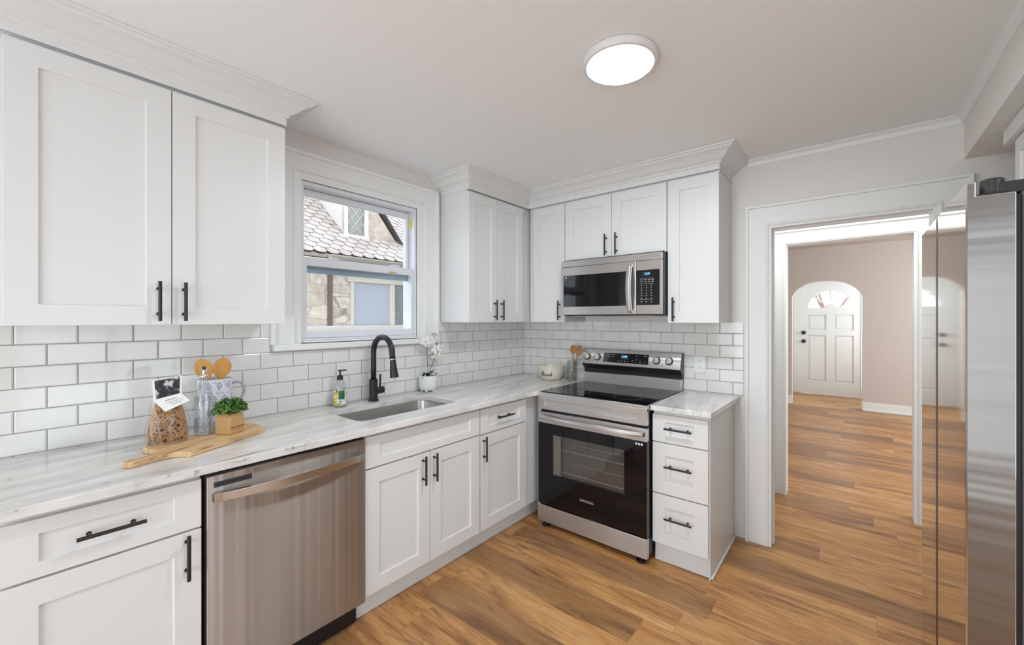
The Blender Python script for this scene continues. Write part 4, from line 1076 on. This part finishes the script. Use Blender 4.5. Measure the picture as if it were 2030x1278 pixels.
def roofz(X): return 2.262+slope*(-2.80-X)
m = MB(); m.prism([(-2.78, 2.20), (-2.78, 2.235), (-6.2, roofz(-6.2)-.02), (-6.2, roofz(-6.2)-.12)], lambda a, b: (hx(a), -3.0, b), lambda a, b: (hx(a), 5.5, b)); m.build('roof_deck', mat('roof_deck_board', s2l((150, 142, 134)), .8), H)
m = MB(); dv = Vector((-1, 0, slope)).normalized(); nv = Vector((slope, 0, 1)).normalized(); ex_, wd = .115, .165
for rI in range(24):
    base = Vector((hx(-2.77), 0, roofz(-2.77)))+dv*(ex_*rI)
    for c in range(34):
        yy = -2.2+(c+(.5 if rI % 2 else 0))*wd; hw_ = wd/2-.005
        if yy > 3.2: continue
        lp = [(-hw_, .19), (-hw_, .045), (-hw_*.72, .014), (-hw_*.3, 0), (hw_*.3, 0), (hw_*.72, .014), (hw_, .045), (hw_, .19)]
        bot = [base+Vector((0, yy+a, 0))+dv*b+nv*(.004+.010*(1-b/.19)) for a, b in lp]; topp = [p+nv*.012 for p in bot]
        vb = [m.bm.verts.new(p) for p in bot]; vt = [m.bm.verts.new(p) for p in topp]
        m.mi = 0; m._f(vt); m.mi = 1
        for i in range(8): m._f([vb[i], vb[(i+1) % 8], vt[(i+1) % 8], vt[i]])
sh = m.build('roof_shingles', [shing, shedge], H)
m = MB(); m.rings([[(hx(a), yy, b) for a, b in ((-2.76, 2.175), (-2.70, 2.18), (-2.675, 2.215), (-2.675, 2.232), (-2.69, 2.232), (-2.70, 2.20), (-2.75, 2.20), (-2.76, 2.235))] for yy in (-.47, 5.0)]); m.build('gutter', mat('gutter_metal', s2l((161, 154, 145)), .6), H)
B(hx(-2.99), hx(-2.74), -3.0, 5.5, 2.165, 2.178).build('soffit_board', cr, H)
# dormer
dX = -3.2; z0d = roofz(dX)
dface = [(-.03, z0d-.02), (.86, z0d-.02), (.467, 3.06), (-.03, 3.70)]
m = MB(); m.plate([dface, [(.020, z0d+.035), (.275, z0d+.035), (.275, 3.35-.12), (.02, 3.35+.05)]], lambda a, b: (hx(dX), a, b), (-.05, 0, 0)); dm_ = m.build('dormer_face', stucco, H)
m = MB(); m.prism([(dX-.05, z0d), (dX-.05, 3.75), (dX-1.7, roofz(dX-1.7)), ], lambda a, b: (hx(a), -.03, b), lambda a, b: (hx(a), -.01, b)); m.build('dormer_cheek', mat('dormer_cheek_stucco', s2l((205, 200, 193)), .85), H)
m = MB()
for a, b in ((-.03, .02), (.275, .335)): m.box(hx(dX), hx(dX)+.02, a, b, z0d, 3.4)
m.box(hx(dX), hx(dX)+.03, -.04, .345, z0d, z0d+.035)
dfm = m.build('dormer_window_frame', cr, H, bevel=.004)
B(hx(dX)-.03, hx(dX)-.02, .02, .275, z0d+.03, 3.3).build('dormer_window_pane', mat('leaded_glass', s2l((136, 136, 134)), .05, 0), dfm)
m = MB()
for k in range(-8, 8):
    zz = z0d+.03+k*.16; m.tube([(hx(dX)-.015, .02, zz), (hx(dX)-.015, .275, zz+.34)], .004, 5); m.tube([(hx(dX)-.015, .275, zz), (hx(dX)-.015, .02, zz+.34)], .004, 5)
o = m.build('leading', cr, dfm)
for v in o.data.vertices: v.co.z = max(z0d+.03, min(3.3, v.co.z))
m = MB(); a0_, b0_ = Vector((0, .90, z0d-.03)), Vector((0, -.10, z0d-.03+1.0*1.30)); dd = (b0_-a0_).normalized(); up_ = Vector((0, dd.z, -dd.y)) 
up_ = up_ if up_.z > 0 else -up_
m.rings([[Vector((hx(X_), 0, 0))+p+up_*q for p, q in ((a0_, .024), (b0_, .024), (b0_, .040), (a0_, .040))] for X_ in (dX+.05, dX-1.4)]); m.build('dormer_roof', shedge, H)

# lawn and bare trees outside
o = B(-40, -.25, -30, 30, -1.1, -1.0).build('ground', mat('lawn', s2l((136, 136, 108)), .9)); tag(o, 'pale lawn outside the windows', 'ground', kind='structure')
bark = mat('bark', s2l((153, 125, 112)), .9)
def tree(loc, h, seed, label):
    rd = random.Random(seed); m = MB()
    def br_(p, d, L, r, n):
        q = p+d*L; m.tube([p, p+d*L*.5+Vector((rd.uniform(-.05, .05)*L, rd.uniform(-.05, .05)*L, 0)), q], [r, r*.8, r*.62], 6, n == 0)
        if n == 0: return
        for k in range(3):
            dd_ = (d+Vector((rd.uniform(-.8, .8), rd.uniform(-.8, .8), rd.uniform(-.1, .6)))).normalized(); br_(q, dd_, L*rd.uniform(.6, .8), r*.6, n-1)
    br_(Vector((0, 0, 0)), Vector((0, 0, 1)), h*.3, h*.012, 6)
    o = m.build('bare_tree', bark, loc=loc); tag(o, label, 'tree'); return o
tree((-3.6, -7.3, -1.0), 6.5, 1, 'bare brown tree outside, reflected in the microwave door')
tree((1.75, 13.5, -1.0), 7, 4, 'bare tree outside beyond the front door glass')
